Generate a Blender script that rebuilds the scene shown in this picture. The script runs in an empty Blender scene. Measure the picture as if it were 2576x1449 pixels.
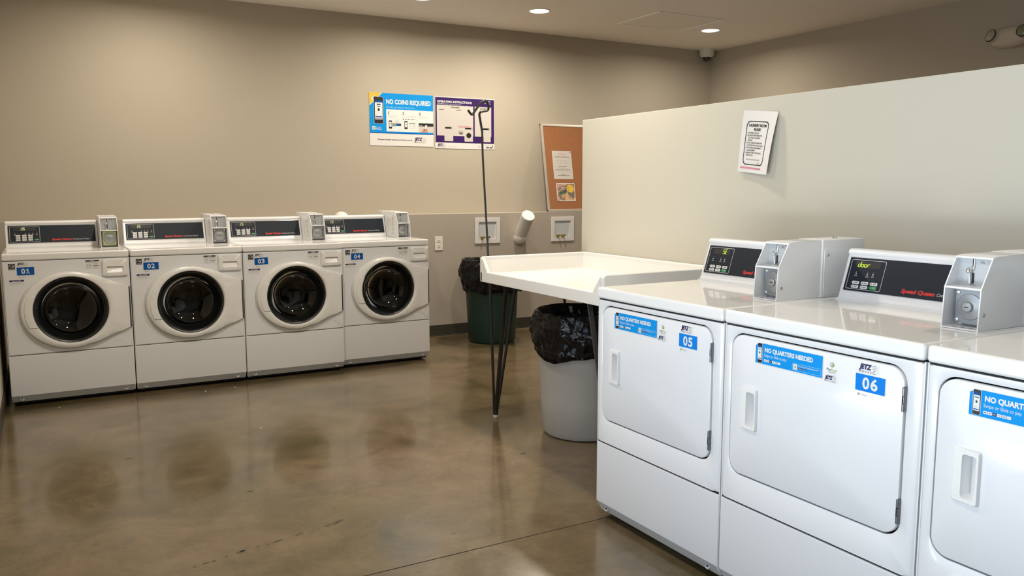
import bpy, bmesh, math, random
from math import sin, cos, pi, radians, sqrt, hypot, atan2
from mathutils import Vector, Matrix, noise

# ------------------------------------------------------------------ camera, world, exposure
S = bpy.context.scene
COL = S.collection
random.seed(7)
CAM = (0.0, 0.0, 1.317)
YAW, PITCH, ROLL, FPX = -.5162, -.12, -.0014, 2074.17
_fw = Vector((-sin(YAW), cos(YAW), 0)); _rt = Vector((cos(YAW), sin(YAW), 0)); _up = Vector((0, 0, 1))
_F = _fw * cos(PITCH) + _up * sin(PITCH); _U = _up * cos(PITCH) - _fw * sin(PITCH)
_R2 = _rt * cos(ROLL) + _U * sin(ROLL); _U2 = _U * cos(ROLL) - _rt * sin(ROLL)
cd = bpy.data.cameras.new('camera'); cam = bpy.data.objects.new('camera', cd); COL.objects.link(cam)
cd.sensor_width = 36; cd.lens = FPX / 2576 * 36; cd.clip_start = .02
M = Matrix((( _R2.x, _U2.x, -_F.x, CAM[0]), (_R2.y, _U2.y, -_F.y, CAM[1]), (_R2.z, _U2.z, -_F.z, CAM[2]), (0, 0, 0, 1)))
cam.matrix_world = M
S.camera = cam
S.view_settings.view_transform = 'Standard'; S.view_settings.look = 'None'
S.view_settings.gamma = 1; S.view_settings.use_curve_mapping = False
S.view_settings.exposure = 0.55
W = bpy.data.worlds.new('sky'); S.world = W; W.use_nodes = True
bg = W.node_tree.nodes['Background']; bg.inputs[0].default_value = (.70, .82, 1, 1); bg.inputs[1].default_value = 1.0
DAY_W, DAY_COL = 30.0, (.70, .82, 1.0)          # daylight through the storefront window
LAMP_COL = (1.0, .89, .73)                      # recessed ceiling lamps
LAMP_W = {'A': 21.0, 'E': 12.0, 'B': 18.0, 'C': 11.0, 'D': 10.0}

def area_light(name, loc, rot, size, energy, color, size_y=None, shape='RECTANGLE', spread=pi, parent=None):
    l = bpy.data.lights.new(name, 'AREA'); l.shape = shape; l.size = size
    if size_y: l.size_y = size_y
    l.energy = energy; l.color = color; l.spread = spread
    o = bpy.data.objects.new(name, l); COL.objects.link(o); o.location = loc; o.rotation_euler = rot
    if parent: o.parent = parent
    return o
area_light('window_daylight', (-.75, .75, 1.45), (0, -pi/2, 0), 1.9, DAY_W, DAY_COL, 4.4)
area_light('ceiling_fill', (-1.2, .60, -.05), (0, -radians(146), 0), 1.3, 150.0, (.93, .96, 1.0), 4.6)    # added lamp, aimed up through the window to brighten the ceiling

# ------------------------------------------------------------------ room dimensions
XL, XR = -.27, 6.43
YF, YB, YLOW, ZLEDGE = -2.0, 6.93, 6.71, 1.094
ZC = 2.79
XP, YP, ZP, TP = 2.85, 4.163, 1.724, .12

# ------------------------------------------------------------------ materials
MATS = {}
def mat(name, col, rough=.5, metal=0.0, coat=0.0, coat_r=.1, emis=None, es=0, spec=.5, bump=None, fn=None):
    if name in MATS: return MATS[name]
    m = bpy.data.materials.new(name); m.use_nodes = True
    nt = m.node_tree; b = nt.nodes['Principled BSDF']
    b.inputs['Base Color'].default_value = (*col, 1); b.inputs['Roughness'].default_value = rough
    b.inputs['Metallic'].default_value = metal; b.inputs['Specular IOR Level'].default_value = spec
    b.inputs['Coat Weight'].default_value = coat; b.inputs['Coat Roughness'].default_value = coat_r
    if emis: b.inputs['Emission Color'].default_value = (*emis, 1); b.inputs['Emission Strength'].default_value = es
    if bump:
        sc, st, dist = bump
        tc = nt.nodes.new('ShaderNodeTexCoord'); n = nt.nodes.new('ShaderNodeTexNoise'); bp = nt.nodes.new('ShaderNodeBump')
        n.inputs['Scale'].default_value = sc; n.inputs['Detail'].default_value = 4
        bp.inputs['Strength'].default_value = st; bp.inputs['Distance'].default_value = dist
        nt.links.new(tc.outputs['Object'], n.inputs['Vector']); nt.links.new(n.outputs['Fac'], bp.inputs['Height'])
        nt.links.new(bp.outputs['Normal'], b.inputs['Normal'])
    if fn: fn(nt, b)
    MATS[name] = m
    return m
def node(nt, t, **kw):
    n = nt.nodes.new(t)
    for k, v in kw.items():
        if k in n.inputs: n.inputs[k].default_value = v
        else: setattr(n, k, v)
    return n
def srgb(r, g, b):
    f = lambda c: (c/255/12.92) if c/255 <= .04045 else ((c/255+.055)/1.055)**2.4
    return (f(r), f(g), f(b))
def mottle(c1, c2, scale, detail=5, lo=.35, hi=.65):
    def f(nt, b):
        tc = node(nt, 'ShaderNodeTexCoord'); n = node(nt, 'ShaderNodeTexNoise', Scale=scale, Detail=detail)
        r = node(nt, 'ShaderNodeValToRGB'); r.color_ramp.elements[0].position = lo; r.color_ramp.elements[1].position = hi
        r.color_ramp.elements[0].color = (*c1, 1); r.color_ramp.elements[1].color = (*c2, 1)
        nt.links.new(tc.outputs['Object'], n.inputs['Vector']); nt.links.new(n.outputs['Fac'], r.inputs['Fac'])
        nt.links.new(r.outputs['Color'], b.inputs['Base Color'])
    return f
def floor_nodes(nt, b):
    tc = node(nt, 'ShaderNodeTexCoord')
    def ns(scale, detail, rough=.6, dist=0):
        n = node(nt, 'ShaderNodeTexNoise', Scale=scale, Detail=detail, Roughness=rough, Distortion=dist)
        nt.links.new(tc.outputs['Object'], n.inputs['Vector']); return n
    big, mid, fine = ns(.9, 4, .55, .6), ns(3.4, 10, .68, .35), ns(38, 4)
    r1 = node(nt, 'ShaderNodeValToRGB'); e = r1.color_ramp.elements
    e[0].position, e[1].position = .36, .66
    e[0].color = (.112, .091, .044, 1); e[1].color = (.190, .139, .088, 1)
    nt.links.new(big.outputs['Fac'], r1.inputs['Fac'])
    r2 = node(nt, 'ShaderNodeValToRGB'); e = r2.color_ramp.elements
    e[0].position, e[1].position = .34, .62
    e[0].color = (.58, .56, .48, 1); e[1].color = (1.12, 1.08, 1.04, 1)
    nt.links.new(mid.outputs['Fac'], r2.inputs['Fac'])
    mx = node(nt, 'ShaderNodeMix', data_type='RGBA', blend_type='MULTIPLY'); mx.inputs[0].default_value = .85
    nt.links.new(r1.outputs['Color'], mx.inputs[6]); nt.links.new(r2.outputs['Color'], mx.inputs[7])
    r3 = node(nt, 'ShaderNodeValToRGB'); e = r3.color_ramp.elements
    e[0].position, e[1].position = .3, .75
    e[0].color = (.86, .86, .86, 1); e[1].color = (1.1, 1.1, 1.1, 1)
    nt.links.new(fine.outputs['Fac'], r3.inputs['Fac'])
    mx2 = node(nt, 'ShaderNodeMix', data_type='RGBA', blend_type='MULTIPLY'); mx2.inputs[0].default_value = .6
    nt.links.new(mx.outputs[2], mx2.inputs[6]); nt.links.new(r3.outputs['Color'], mx2.inputs[7])
    nt.links.new(mx2.outputs[2], b.inputs['Base Color'])
    mr = node(nt, 'ShaderNodeMapRange'); mr.inputs[1].default_value = .3; mr.inputs[2].default_value = .7
    mr.inputs[3].default_value = .17; mr.inputs[4].default_value = .24
    nt.links.new(mid.outputs['Fac'], mr.inputs[0]); nt.links.new(mr.outputs[0], b.inputs['Roughness'])
    bp = node(nt, 'ShaderNodeBump', Strength=.025, Distance=.01); nt.links.new(mid.outputs['Fac'], bp.inputs['Height'])
    nt.links.new(bp.outputs['Normal'], b.inputs['Normal'])
def glass_mat(name, tint, gloss_r=.02, ior=1.45):
    m = bpy.data.materials.new(name); m.use_nodes = True; nt = m.node_tree; nt.nodes.clear()
    o = node(nt, 'ShaderNodeOutputMaterial'); mx = node(nt, 'ShaderNodeMixShader'); fr = node(nt, 'ShaderNodeFresnel', IOR=ior)
    t = node(nt, 'ShaderNodeBsdfTransparent'); t.inputs[0].default_value = (*tint, 1)
    g = node(nt, 'ShaderNodeBsdfGlossy'); g.inputs['Roughness'].default_value = gloss_r
    nt.links.new(fr.outputs[0], mx.inputs[0]); nt.links.new(t.outputs[0], mx.inputs[1]); nt.links.new(g.outputs[0], mx.inputs[2])
    nt.links.new(mx.outputs[0], o.inputs[0]); MATS[name] = m
    return m
def art_nodes(nt, b):
    tc = node(nt, 'ShaderNodeTexCoord'); n = node(nt, 'ShaderNodeTexNoise', Scale=14.0, Detail=3.0, Distortion=1.2)
    r = node(nt, 'ShaderNodeValToRGB'); e = r.color_ramp.elements
    e[0].position, e[0].color = .30, (.02, .10, .06, 1); e[1].position, e[1].color = .72, (.75, .45, .05, 1)
    for p, c in ((.42, (.18, .17, .10, 1)), (.50, (.42, .25, .28, 1)), (.58, (.62, .42, .22, 1))):
        k = e.new(p); k.color = c
    nt.links.new(tc.outputs['Object'], n.inputs['Vector']); nt.links.new(n.outputs['Fac'], r.inputs['Fac'])
    nt.links.new(r.outputs['Color'], b.inputs['Base Color'])

WALLC = (.455, .41, .335)
mat('wall_paint', WALLC, .75, bump=(140, .10, .002), spec=.25)
mat('lower_wall_paint', (.41, .365, .315), .6, bump=(140, .10, .002), spec=.3)
mat('partition_paint', (.555, .53, .455), .6, bump=(140, .06, .002), spec=.3)
mat('ceiling_paint', (.88, .83, .77), .85, bump=(90, .15, .002), spec=.2)
mat('hatch_paint', (.84, .79, .73), .6)
mat('concrete', (.2, .15, .1), .22, coat=.35, coat_r=.10, fn=floor_nodes)
mat('joint', (.025, .02, .015), .9)
mat('stain', (.055, .043, .022), .6)
mat('cove_base', (.040, .040, .028), .5)
mat('bronze', (.030, .020, .014), .4)
mat('enamel', (.76, .77, .80), .30, coat=.4, coat_r=.10)
mat('worktop', (.79, .79, .79), .06, spec=.42)
mat('enamel_plain', (.75, .76, .78), .35, coat=.25, coat_r=.15)
mat('plastic_white', (.80, .80, .80), .30, coat=.2)
mat('gap', (.012, .012, .012), .8)
mat('toe', (.02, .02, .02), .8)
mat('kick', (.55, .56, .56), .45)
mat('overlay', (.012, .017, .027), .42, spec=.22)
mat('print_white', (.72, .72, .72), .5)
mat('print_grey', (.32, .32, .32), .5)
mat('print_light', (.55, .55, .56), .5)
mat('print_black', (.012, .012, .014), .45)
mat('print_navy', (.018, .012, .085), .45)
mat('print_red', (.62, .022, .022), .45)
mat('print_pink', (.62, .13, .20), .5)
mat('print_green', (.35, .55, .08), .5)
mat('button_green', (.0, .24, .12), .45)
mat('print_blue', (.0, .085, .38), .6, spec=.2)
mat('sign_blue', (.0, .20, .70), .6, spec=.2)
mat('sky_blue', (.0, .27, .72), .6, spec=.2)
mat('pale_blue', (.30, .62, .85), .4)
mat('print_purple', (.035, .010, .105), .6, spec=.2)
mat('print_yellow', (.68, .47, .04), .4)
mat('print_tan', (.68, .60, .50), .4)
mat('print_skin', (.55, .25, .17), .5)
mat('paper', (.69, .68, .67), .7)
mat('paper_grey', (.54, .51, .48), .7)
mat('digit', (.05, .12, .0), .4, emis=(.55, .80, .04), es=1.1)
mat('digit_dim', (.05, .06, .0), .4, emis=(.75, .9, .35), es=.9)
mat('steel', (.62, .62, .62), .28, 1.0)
mat('steel_dull', (.40, .41, .42), .42, .75)
mat('zinc_plate', (.30, .32, .34), .35, .55)
mat('film_plate', (.47, .55, .26), .35, .35)
mat('hinge_steel', (.20, .20, .22), .35, .8)
mat('chrome', (.80, .80, .80), .12, 1.0)
mat('dark_metal', (.05, .05, .055), .4, .6)
mat('drum', (.16, .16, .16), .35, .9)
mat('bowl_rim', (.004, .005, .005), .16, spec=.35)
mat('gasket', (.012, .012, .013), .35)
glass_mat('door_glass', (.16, .18, .17), .03, 1.5)
glass_mat('window_glass', (.93, .95, .94), .0, 1.45)
mat('grey_plate', (.46, .48, .50), .4, .1)
mat('table_white', (.80, .79, .77), .35, coat=.2, bump=(220, .03, .001))
mat('black_rod', (.012, .012, .012), .38, coat=.3)
mat('foot_white', (.62, .60, .55), .5)
mat('can_grey', (.38, .37, .35), .5, bump=(60, .08, .003))
mat('can_green', (.006, .030, .024), .45, bump=(60, .08, .003))
def bag_nodes(nt, b):
    tc = node(nt, 'ShaderNodeTexCoord'); v = node(nt, 'ShaderNodeTexVoronoi', Scale=13.0); v.distance = 'CHEBYCHEV'
    n = node(nt, 'ShaderNodeTexNoise', Scale=5.0, Detail=3.0); mp = node(nt, 'ShaderNodeMix', data_type='VECTOR'); mp.inputs[0].default_value = .22
    nt.links.new(tc.outputs['Object'], n.inputs['Vector']); nt.links.new(tc.outputs['Object'], mp.inputs[4]); nt.links.new(n.outputs['Color'], mp.inputs[5])
    nt.links.new(mp.outputs[1], v.inputs['Vector'])
    bp = node(nt, 'ShaderNodeBump', Strength=.55, Distance=.03); nt.links.new(v.outputs['Distance'], bp.inputs['Height']); nt.links.new(bp.outputs['Normal'], b.inputs['Normal'])
mat('bag', (.003, .003, .004), .20, spec=.30, fn=bag_nodes)
mat('pvc', (.70, .68, .65), .35)
mat('pvc_cap', (.80, .76, .73), .4)
mat('box_white', (.70, .68, .67), .4)
mat('box_inner', (.50, .54, .56), .5)
mat('brass', (.55, .40, .16), .3, .9)
mat('cork', (.36, .145, .055), .9, fn=mottle((.25, .100, .038), (.36, .152, .062), 160, 3))
mat('alu', (.68, .64, .57), .35, .6)
mat('board_back', (.05, .035, .025), .8)
mat('art', (.4, .3, .1), .5, fn=art_nodes)
mat('art_yellow', (.75, .50, .06), .5)
mat('plate_white', (.74, .71, .66), .4)
mat('lens', (.9, .9, .9), .4, emis=(1.0, .93, .82), es=9)
mat('trim_white', (.92, .90, .87), .4)
mat('camera_white', (.66, .66, .60), .5)
mat('dome_black', (.02, .012, .008), .12, coat=.5)
mat('lamp_green', (.20, .23, .13), .2, coat=.5)
mat('lamp_grey', (.42, .38, .32), .25, coat=.5)
mat('emergency_body', (.62, .55, .46), .5)

# ------------------------------------------------------------------ mesh builder
TXT = {}
def text_mesh(s, bold, shear, space=1.0):
    k = (s, bold, shear, space)
    if k not in TXT:
        cu = bpy.data.curves.new('t', 'FONT'); cu.body = s; cu.size = 1; cu.offset = bold; cu.shear = shear
        cu.space_character = space; cu.resolution_u = 3; cu.fill_mode = 'FRONT'
        ob = bpy.data.objects.new('t', cu); me = bpy.data.meshes.new_from_object(ob)
        v = [(p.co.x, p.co.y) for p in me.vertices]; f = [tuple(p.vertices) for p in me.polygons]
        bpy.data.objects.remove(ob); bpy.data.curves.remove(cu); bpy.data.meshes.remove(me)
        TXT[k] = (v, f)
    return TXT[k]

class MB:
    def __init__(s): s.v = []; s.f = []; s.m = []; s.mats = []; s.wn = False
    def mi(s, m):
        if m not in s.mats: s.mats.append(m)
        return s.mats.index(m)
    def add(s, vs, fs, m, T=None):
        b = len(s.v); i = s.mi(m)
        s.v += [tuple(T @ Vector(v)) if T else tuple(v) for v in vs]
        s.f += [tuple(b + k for k in f) for f in fs]; s.m += [i] * len(fs)
    def from_bm(s, bm, m, T=None):
        bm.verts.ensure_lookup_table(); bm.verts.index_update()
        s.add([v.co[:] for v in bm.verts], [[v.index for v in f.verts] for f in bm.faces], m, T); bm.free()
    def box(s, x0, x1, y0, y1, z0, z1, m, bev=0, seg=2, T=None):
        bm = bmesh.new(); bmesh.ops.create_cube(bm, size=1)
        for v in bm.verts:
            v.co = Vector(((x0+x1)/2 + v.co.x*(x1-x0), (y0+y1)/2 + v.co.y*(y1-y0), (z0+z1)/2 + v.co.z*(z1-z0)))
        if bev:
            bmesh.ops.bevel(bm, geom=bm.edges[:], offset=bev, segments=seg, profile=.5, affect='EDGES'); s.wn = True
        s.from_bm(bm, m, T)
    def prism(s, pts, axis, a, b, m, bev=0, seg=2, T=None, ang=30):
        """polygon in the two other axes (x,y | x,z | y,z) pulled along axis from a to b"""
        def P(p, h): return {'x': (h, p[0], p[1]), 'y': (p[0], h, p[1]), 'z': (p[0], p[1], h)}[axis]
        bm = bmesh.new(); n = len(pts)
        A = [bm.verts.new(P(p, a)) for p in pts]; B = [bm.verts.new(P(p, b)) for p in pts]
        bm.faces.new(A); bm.faces.new(B[::-1])
        for i in range(n): bm.faces.new((A[i], B[i], B[(i+1) % n], A[(i+1) % n]))
        bmesh.ops.recalc_face_normals(bm, faces=bm.faces[:])
        if bev:
            es = [e for e in bm.edges if e.calc_face_angle(0) > radians(ang)]
            bmesh.ops.bevel(bm, geom=es, offset=bev, segments=seg, profile=.5, affect='EDGES'); s.wn = True
        s.from_bm(bm, m, T)
    def strip(s, rings, m, closed=True, T=None, cap0=False, cap1=False):
        n = len(rings[0]); vs = [p for r in rings for p in r]; fs = []
        for i in range(len(rings)-1):
            for j in range(n if closed else n-1):
                k = (j+1) % n; fs.append((i*n+j, i*n+k, (i+1)*n+k, (i+1)*n+j))
        if cap0: fs.append(tuple(range(n))[::-1])
        if cap1: fs.append(tuple((len(rings)-1)*n + j for j in range(n)))
        s.add(vs, fs, m, T)
    def lathe(s, prof, m, n=32, T=None, caps=True):
        rings = [[(r*cos(2*pi*j/n), r*sin(2*pi*j/n), z) for j in range(n)] for r, z in prof]
        s.strip(rings, m, True, T, caps, caps)
    def cyl(s, p, q, r, m, n=16, r2=None):
        p, q = Vector(p), Vector(q); d = q - p
        T = Matrix.Translation(p) @ d.to_track_quat('Z', 'Y').to_matrix().to_4x4()
        s.lathe([(r, 0), (r if r2 is None else r2, d.length)], m, n, T)
    def ball(s, c, r, m, n=16, sz=1):
        prof = [(max(1e-4, r*sin(pi*k/10)), -r*sz*cos(pi*k/10)) for k in range(11)]
        s.lathe(prof, m, n, Matrix.Translation(c))
    def tube(s, path, r, m, n=10, flat=None):
        P = [Vector(p) for p in path]; rings = []; ref = Vector((.13, .9, .2)).normalized()
        for i, p in enumerate(P):
            t = (P[min(i+1, len(P)-1)] - P[max(i-1, 0)]).normalized()
            u = t.cross(ref).normalized(); w = u.cross(t).normalized()
            rr = r if not flat else flat
            rings.append([tuple(p + u*cos(2*pi*j/n)*r + w*sin(2*pi*j/n)*(rr)) for j in range(n)])
        s.strip(rings, m, True, None, True, True)
    def mesh(s, name):
        me = bpy.data.meshes.new(name); me.from_pydata(s.v, [], s.f)
        for k in s.mats: me.materials.append(MATS[k])
        me.polygons.foreach_set('material_index', s.m)
        bm = bmesh.new(); bm.from_mesh(me); bmesh.ops.recalc_face_normals(bm, faces=bm.faces[:]); bm.to_mesh(me); bm.free()
        me.polygons.foreach_set('use_smooth', [True]*len(me.polygons)); me.set_sharp_from_angle(angle=radians(38)); me.update()
        return me

def smooth_path(pts, k=5):
    out = []
    P = [Vector(p) for p in pts]
    for i in range(len(P)-1):
        a, b, c, d = P[max(i-1, 0)], P[i], P[i+1], P[min(i+2, len(P)-1)]
        for j in range(k):
            t = j/k
            out.append(.5*((2*b) + (c-a)*t + (2*a-5*b+4*c-d)*t*t + (3*b-a-3*c+d)*t**3))
    return out + [P[-1]]
def rrect(x0, x1, y0, y1, r, n=6):
    pts = []
    for cx, cy, a0 in ((x1-r, y1-r, 0), (x0+r, y1-r, 90), (x0+r, y0+r, 180), (x1-r, y0+r, 270)):
        for k in range(n+1):
            a = radians(a0 + 90*k/n); pts.append((cx + r*cos(a), cy + r*sin(a)))
    return pts
def poly_ray(pts, c, a):
    dx, dy = cos(a), sin(a); best = 0
    for i in range(len(pts)):
        (x0, y0), (x1, y1) = pts[i], pts[(i+1) % len(pts)]
        ex, ey = x1-x0, y1-y0; den = dx*ey - dy*ex
        if abs(den) < 1e-12: continue
        t = ((x0-c[0])*ey - (y0-c[1])*ex)/den; u = ((x0-c[0])*dy - (y0-c[1])*dx)/den
        if t > 0 and -1e-9 <= u <= 1+1e-9: best = max(best, t)
    return best
def ray_ring(pts, c, angs, y):
    return [(c[0]+cos(a)*poly_ray(pts, c, a), y, c[1]+sin(a)*poly_ray(pts, c, a)) for a in angs]

def one(sh, x, y, w, h, m, l):
    t = h*.20; c = x+w*.52
    sh.poly([(c-t*.5, y), (c+t*.5, y), (c+t*.5, y+h), (c-t*.25, y+h), (c-w*.46, y+h*.80), (c-w*.46, y+h*.64), (c-t*.5, y+h*.72)], m, l)
    sh.rect(x+w*.08, y, x+w*.98, y+t*.75, m, l)
def numerals(sh, s, xc, y, w, h, m, l):
    a = (w-.08*w)/2
    for i, ch in enumerate(s):
        x = xc-w/2+i*(a+.08*w)
        if ch == '1': one(sh, x, y, a, h, m, l)
        else: sh.text(ch, x, y, h, m, l, w=a, bold=.03)
class Sheet:
    """flat printed matter: shapes placed in a plane (or on a curved sheet) in thin layers"""
    def __init__(s, mb, O=None, ux=None, uy=None, n=None, fn=None):
        s.mb = mb; s.n = Vector(n)
        if fn: s.P = fn
        else:
            O, ux, uy = Vector(O), Vector(ux), Vector(uy); s.P = lambda x, y: O + ux*x + uy*y
        s.l = 0
    def pt(s, x, y, l): return tuple(Vector(s.P(x, y)) + s.n*(.0004*l))
    def poly(s, pts, m, l=1): s.mb.add([s.pt(x, y, l) for x, y in pts], [tuple(range(len(pts)))], m)
    def rect(s, x0, y0, x1, y1, m, l=1): s.poly([(x0, y0), (x1, y0), (x1, y1), (x0, y1)], m, l)
    def rr(s, x0, y0, x1, y1, r, m, l=1): s.poly(rrect(x0, x1, y0, y1, r, 4), m, l)
    def disc(s, x, y, r, m, l=1, n=24, k=1): s.poly([(x+r*cos(2*pi*i/n), y+r*k*sin(2*pi*i/n)) for i in range(n)], m, l)
    def frame(s, x0, y0, x1, y1, r, w, m, l=1):
        a = rrect(x0, x1, y0, y1, r, 5); b = rrect(x0+w, x1-w, y0+w, y1-w, max(r-w, 1e-4), 5); n = len(a)
        s.mb.add([s.pt(*p, l) for p in a+b], [(i, (i+1) % n, n+(i+1) % n, n+i) for i in range(n)], m)
    def text(s, t, x, y, h, m, l=2, w=None, bold=0.0, shear=0.0, align='l', space=1.0):
        """baseline-left at x,y with capital height h; w fits the width"""
        v, f = text_mesh(t, bold, shear, space)
        if not v: return
        x0 = min(p[0] for p in v); x1 = max(p[0] for p in v); k = h/.70
        kx = k if w is None else w/(x1-x0)
        ww = (x1-x0)*kx; ox = x - (0 if align == 'l' else ww/2 if align == 'c' else ww)
        s.mb.add([s.pt(ox+(p[0]-x0)*kx, y+p[1]*k, l) for p in v], f, m)
        return ox + ww
    def lines(s, x0, x1, ys, h, m, l=2, var=.35, center=False):
        for y in ys:
            L = (x1-x0)*(1-var*random.random()); a = x0 if not center else (x0+x1)/2-L/2; x = a
            while x < a+L:
                g = min((x1-x0)*random.uniform(.05, .16), a+L-x); s.rect(x, y, x+g*.86, y+h, m, l); x += g

def part(name, key, fn, parent, label=None):
    me = MESH.get(key); wn = WN.get(key)
    if me is None:
        mb = MB(); fn(mb); me = mb.mesh(name); MESH[key] = me; WN[key] = wn = mb.wn
    o = bpy.data.objects.new(name, me); COL.objects.link(o); o.parent = parent
    if wn:
        w = o.modifiers.new('weighted_normal', 'WEIGHTED_NORMAL'); w.keep_sharp = True
    if label: o['label'] = label
    return o
MESH, WN = {}, {}
_k = [0]
def key(): _k[0] += 1; return 'k%d' % _k[0]
def thing(name, label, cat, loc=(0, 0, 0), rz=0, group=None):
    o = bpy.data.objects.new(name, None); o.empty_display_size = .1; COL.objects.link(o)
    o.location = loc; o.rotation_euler = (0, 0, rz); tag(o, label, cat, group); return o
def tag(o, label, cat, group=None):
    o['label'] = label; o['category'] = cat
    if group: o['group'] = group
    return o
def solo(name, label, cat, fn, loc=(0, 0, 0), rz=0, group=None):
    o = part(name, key(), fn, None); o.location = loc; o.rotation_euler = (0, 0, rz); return tag(o, label, cat, group)
def struct(name, fn, parent=None):
    o = part(name, key(), fn, parent)
    if parent is None: o['kind'] = 'structure'
    return o

# ------------------------------------------------------------------ room
def f_floor(mb):
    mb.add([(XL-.1, YF, 0), (XR, YF, 0), (XR, YB, 0), (XL-.1, YB, 0)], [(0, 1, 2, 3)], 'concrete')
    z = .0006
    for x0, x1, y in ((XL, 6.4, 2.586),):                                   # sawn control joint
        n = 40; ps = []
        for i in range(n):
            a, b = x0+(x1-x0)*i/n, x0+(x1-x0)*(i+1)/n
            mb.add([(a, y-.0022, z), (b, y-.0022, z), (b, y+.0022, z), (a, y+.0022, z)], [(0, 1, 2, 3)], 'joint')
    def blob(cx, cy, a, b, rot, m='stain'):
        n = 11; ps = []
        for i in range(n):
            t = 2*pi*i/n; r = random.uniform(.55, 1.15); x, y = a*r*cos(t), b*r*sin(t)
            ps.append((cx+x*cos(rot)-y*sin(rot), cy+x*sin(rot)+y*cos(rot), z))
        mb.add(ps, [tuple(range(n))], m)
    ang = atan2(3.081-2.951, .958-.391)
    for t, sz in ((0, .010), (.07, .014), (.12, .012), (.2, .007), (.29, .020), (.31, .012), (.40, .010), (.47, .008), (.52, .012), (.545, .012),
                  (.57, .008), (.62, .005), (.68, .012), (.71, .010), (.80, .005), (.84, .004), (.90, .012), (.93, .006), (.97, .016), (1.0, .022)):
        blob(.391+.567*t, 2.951+.13*t+random.uniform(-.006, .006), sz, sz*.5, ang)
    for x, y, a in ((2.02, 3.45, .02), (1.86, 3.42, .014), (.30, 4.35, .02), (.02, 3.9, .012), (.10, 3.75, .014), (.72, 3.60, .016), (1.30, 2.75, .01), (2.75, 5.70, .03), (2.62, 5.72, .02)):
        blob(x, y, a, a*.3, random.uniform(-.4, .4))
struct('floor', f_floor)
struct('ceiling', lambda mb: mb.box(XL-.1, XR+.1, YF-.1, YB+.1, ZC, ZC+.1, 'ceiling_paint'))
struct('wall_back', lambda mb: mb.box(XL-.1, XR+.1, YB, YB+.1, 0, ZC, 'wall_paint'))
struct('wall_back_lower', lambda mb: mb.box(XL, XR, YLOW, YB, 0, ZLEDGE, 'lower_wall_paint', .003))
struct('wall_right', lambda mb: mb.box(XR, XR+.1, YF, YB, 0, ZC, 'wall_paint'))
struct('wall_front', lambda mb: mb.box(XL-.1, XR+.1, YF-.1, YF, 0, ZC, 'wall_paint'))
WY0, WY1, WZ1 = -1.75, 2.85, 2.35
def f_wl(mb):
    mb.box(XL-.1, XL, WY1, YB, 0, ZC, 'wall_paint'); mb.box(XL-.1, XL, YF, WY0, 0, ZC, 'wall_paint')
    mb.box(XL-.1, XL, WY0, WY1, WZ1, ZC, 'wall_paint'); mb.box(XL-.1, XL, WY0, WY1, 0, .10, 'wall_paint')
struct('wall_left', f_wl)
def f_win(mb):
    for y in (WY0, -.62, .52, 1.68, WY1-.05): mb.box(XL-.09, XL-.01, y, y+.05, .10, WZ1, 'bronze', .003)
    for z in (.10, WZ1-.05): mb.box(XL-.09, XL-.01, WY0, WY1, z, z+.05, 'bronze', .003)
win = struct('window_1', f_win)
part('window_pane', key(), lambda mb: mb.box(XL-.053, XL-.047, WY0+.02, WY1-.02, .12, WZ1-.02, 'window_glass'), win)
struct('wall_partition', lambda mb: mb.box(XP, XP+TP, YF, YP, 0, ZP, 'partition_paint', .004))
struct('baseboard_back', lambda mb: (mb.box(XL, XR, YLOW-.008, YLOW, .006, .098, 'cove_base', .002), mb.box(XL, XR, YLOW-.014, YLOW, 0, .008, 'cove_base', .002)))
struct('baseboard_left', lambda mb: mb.box(XL, XL+.010, WY1+.02, YLOW-.015, 0, .10, 'bronze', .002))
struct('baseboard_right', lambda mb: mb.box(XR-.008, XR, YF, YLOW-.015, 0, .098, 'cove_base', .002))
struct('baseboard_partition', lambda mb: mb.box(XP-.008, XP, YF, YP, 0, .098, 'cove_base', .002))

# ------------------------------------------------------------------ shared prints
def jetz(sh, x, y, w, l=2, ink='print_navy'):
    """italic JETZ over spaced SERVICE with a field of dots at the right; w is the whole width"""
    h = w*.21
    sh.text('JETZ', x+.012*w, y+.16*w, h, ink, l, w=.62*w, bold=.055, shear=.22)
    sh.text('SERVICE', x, y, .09*w, 'print_black', l, w=.62*w, space=1.4)
    for i in range(6):
        for j in range(6):
            if (i+j*2) % 5 == 4: continue
            r = .014*w if i < 3 else .010*w
            px_, py_ = x+(.68+.055*i)*w, y+(.015+.068*j)*w
            sh.rect(px_-r, py_-r, px_+r, py_+r, 'print_black' if i < 4 else 'print_grey', l)
def payrange(sh, x, y, r, l=2):
    sh.poly([(x+r*cos(radians(a)), y+r*sin(radians(a))) for a in range(20, 380, 60)], 'print_grey', l)
    sh.poly([(x+.66*r*cos(radians(a)), y+.66*r*sin(radians(a))) for a in range(20, 380, 60)], 'print_white', l+1)
    sh.disc(x+.28*r, y-.12*r, .5*r, 'print_green', l+2, 14)
SEG = {'a': (0, 2, 1, 2), 'b': (1, 2, 1, 1), 'c': (1, 1, 1, 0), 'd': (0, 0, 1, 0), 'e': (0, 1, 0, 0), 'f': (0, 2, 0, 1), 'g': (0, 1, 1, 1)}
GLY = {'1': 'bc', '7': 'abc', '5': 'afgcd', 'S': 'afgcd', 'E': 'afged', 'd': 'bcdeg', 'o': 'cdeg', 'r': 'eg', '2': 'abged'}
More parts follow.
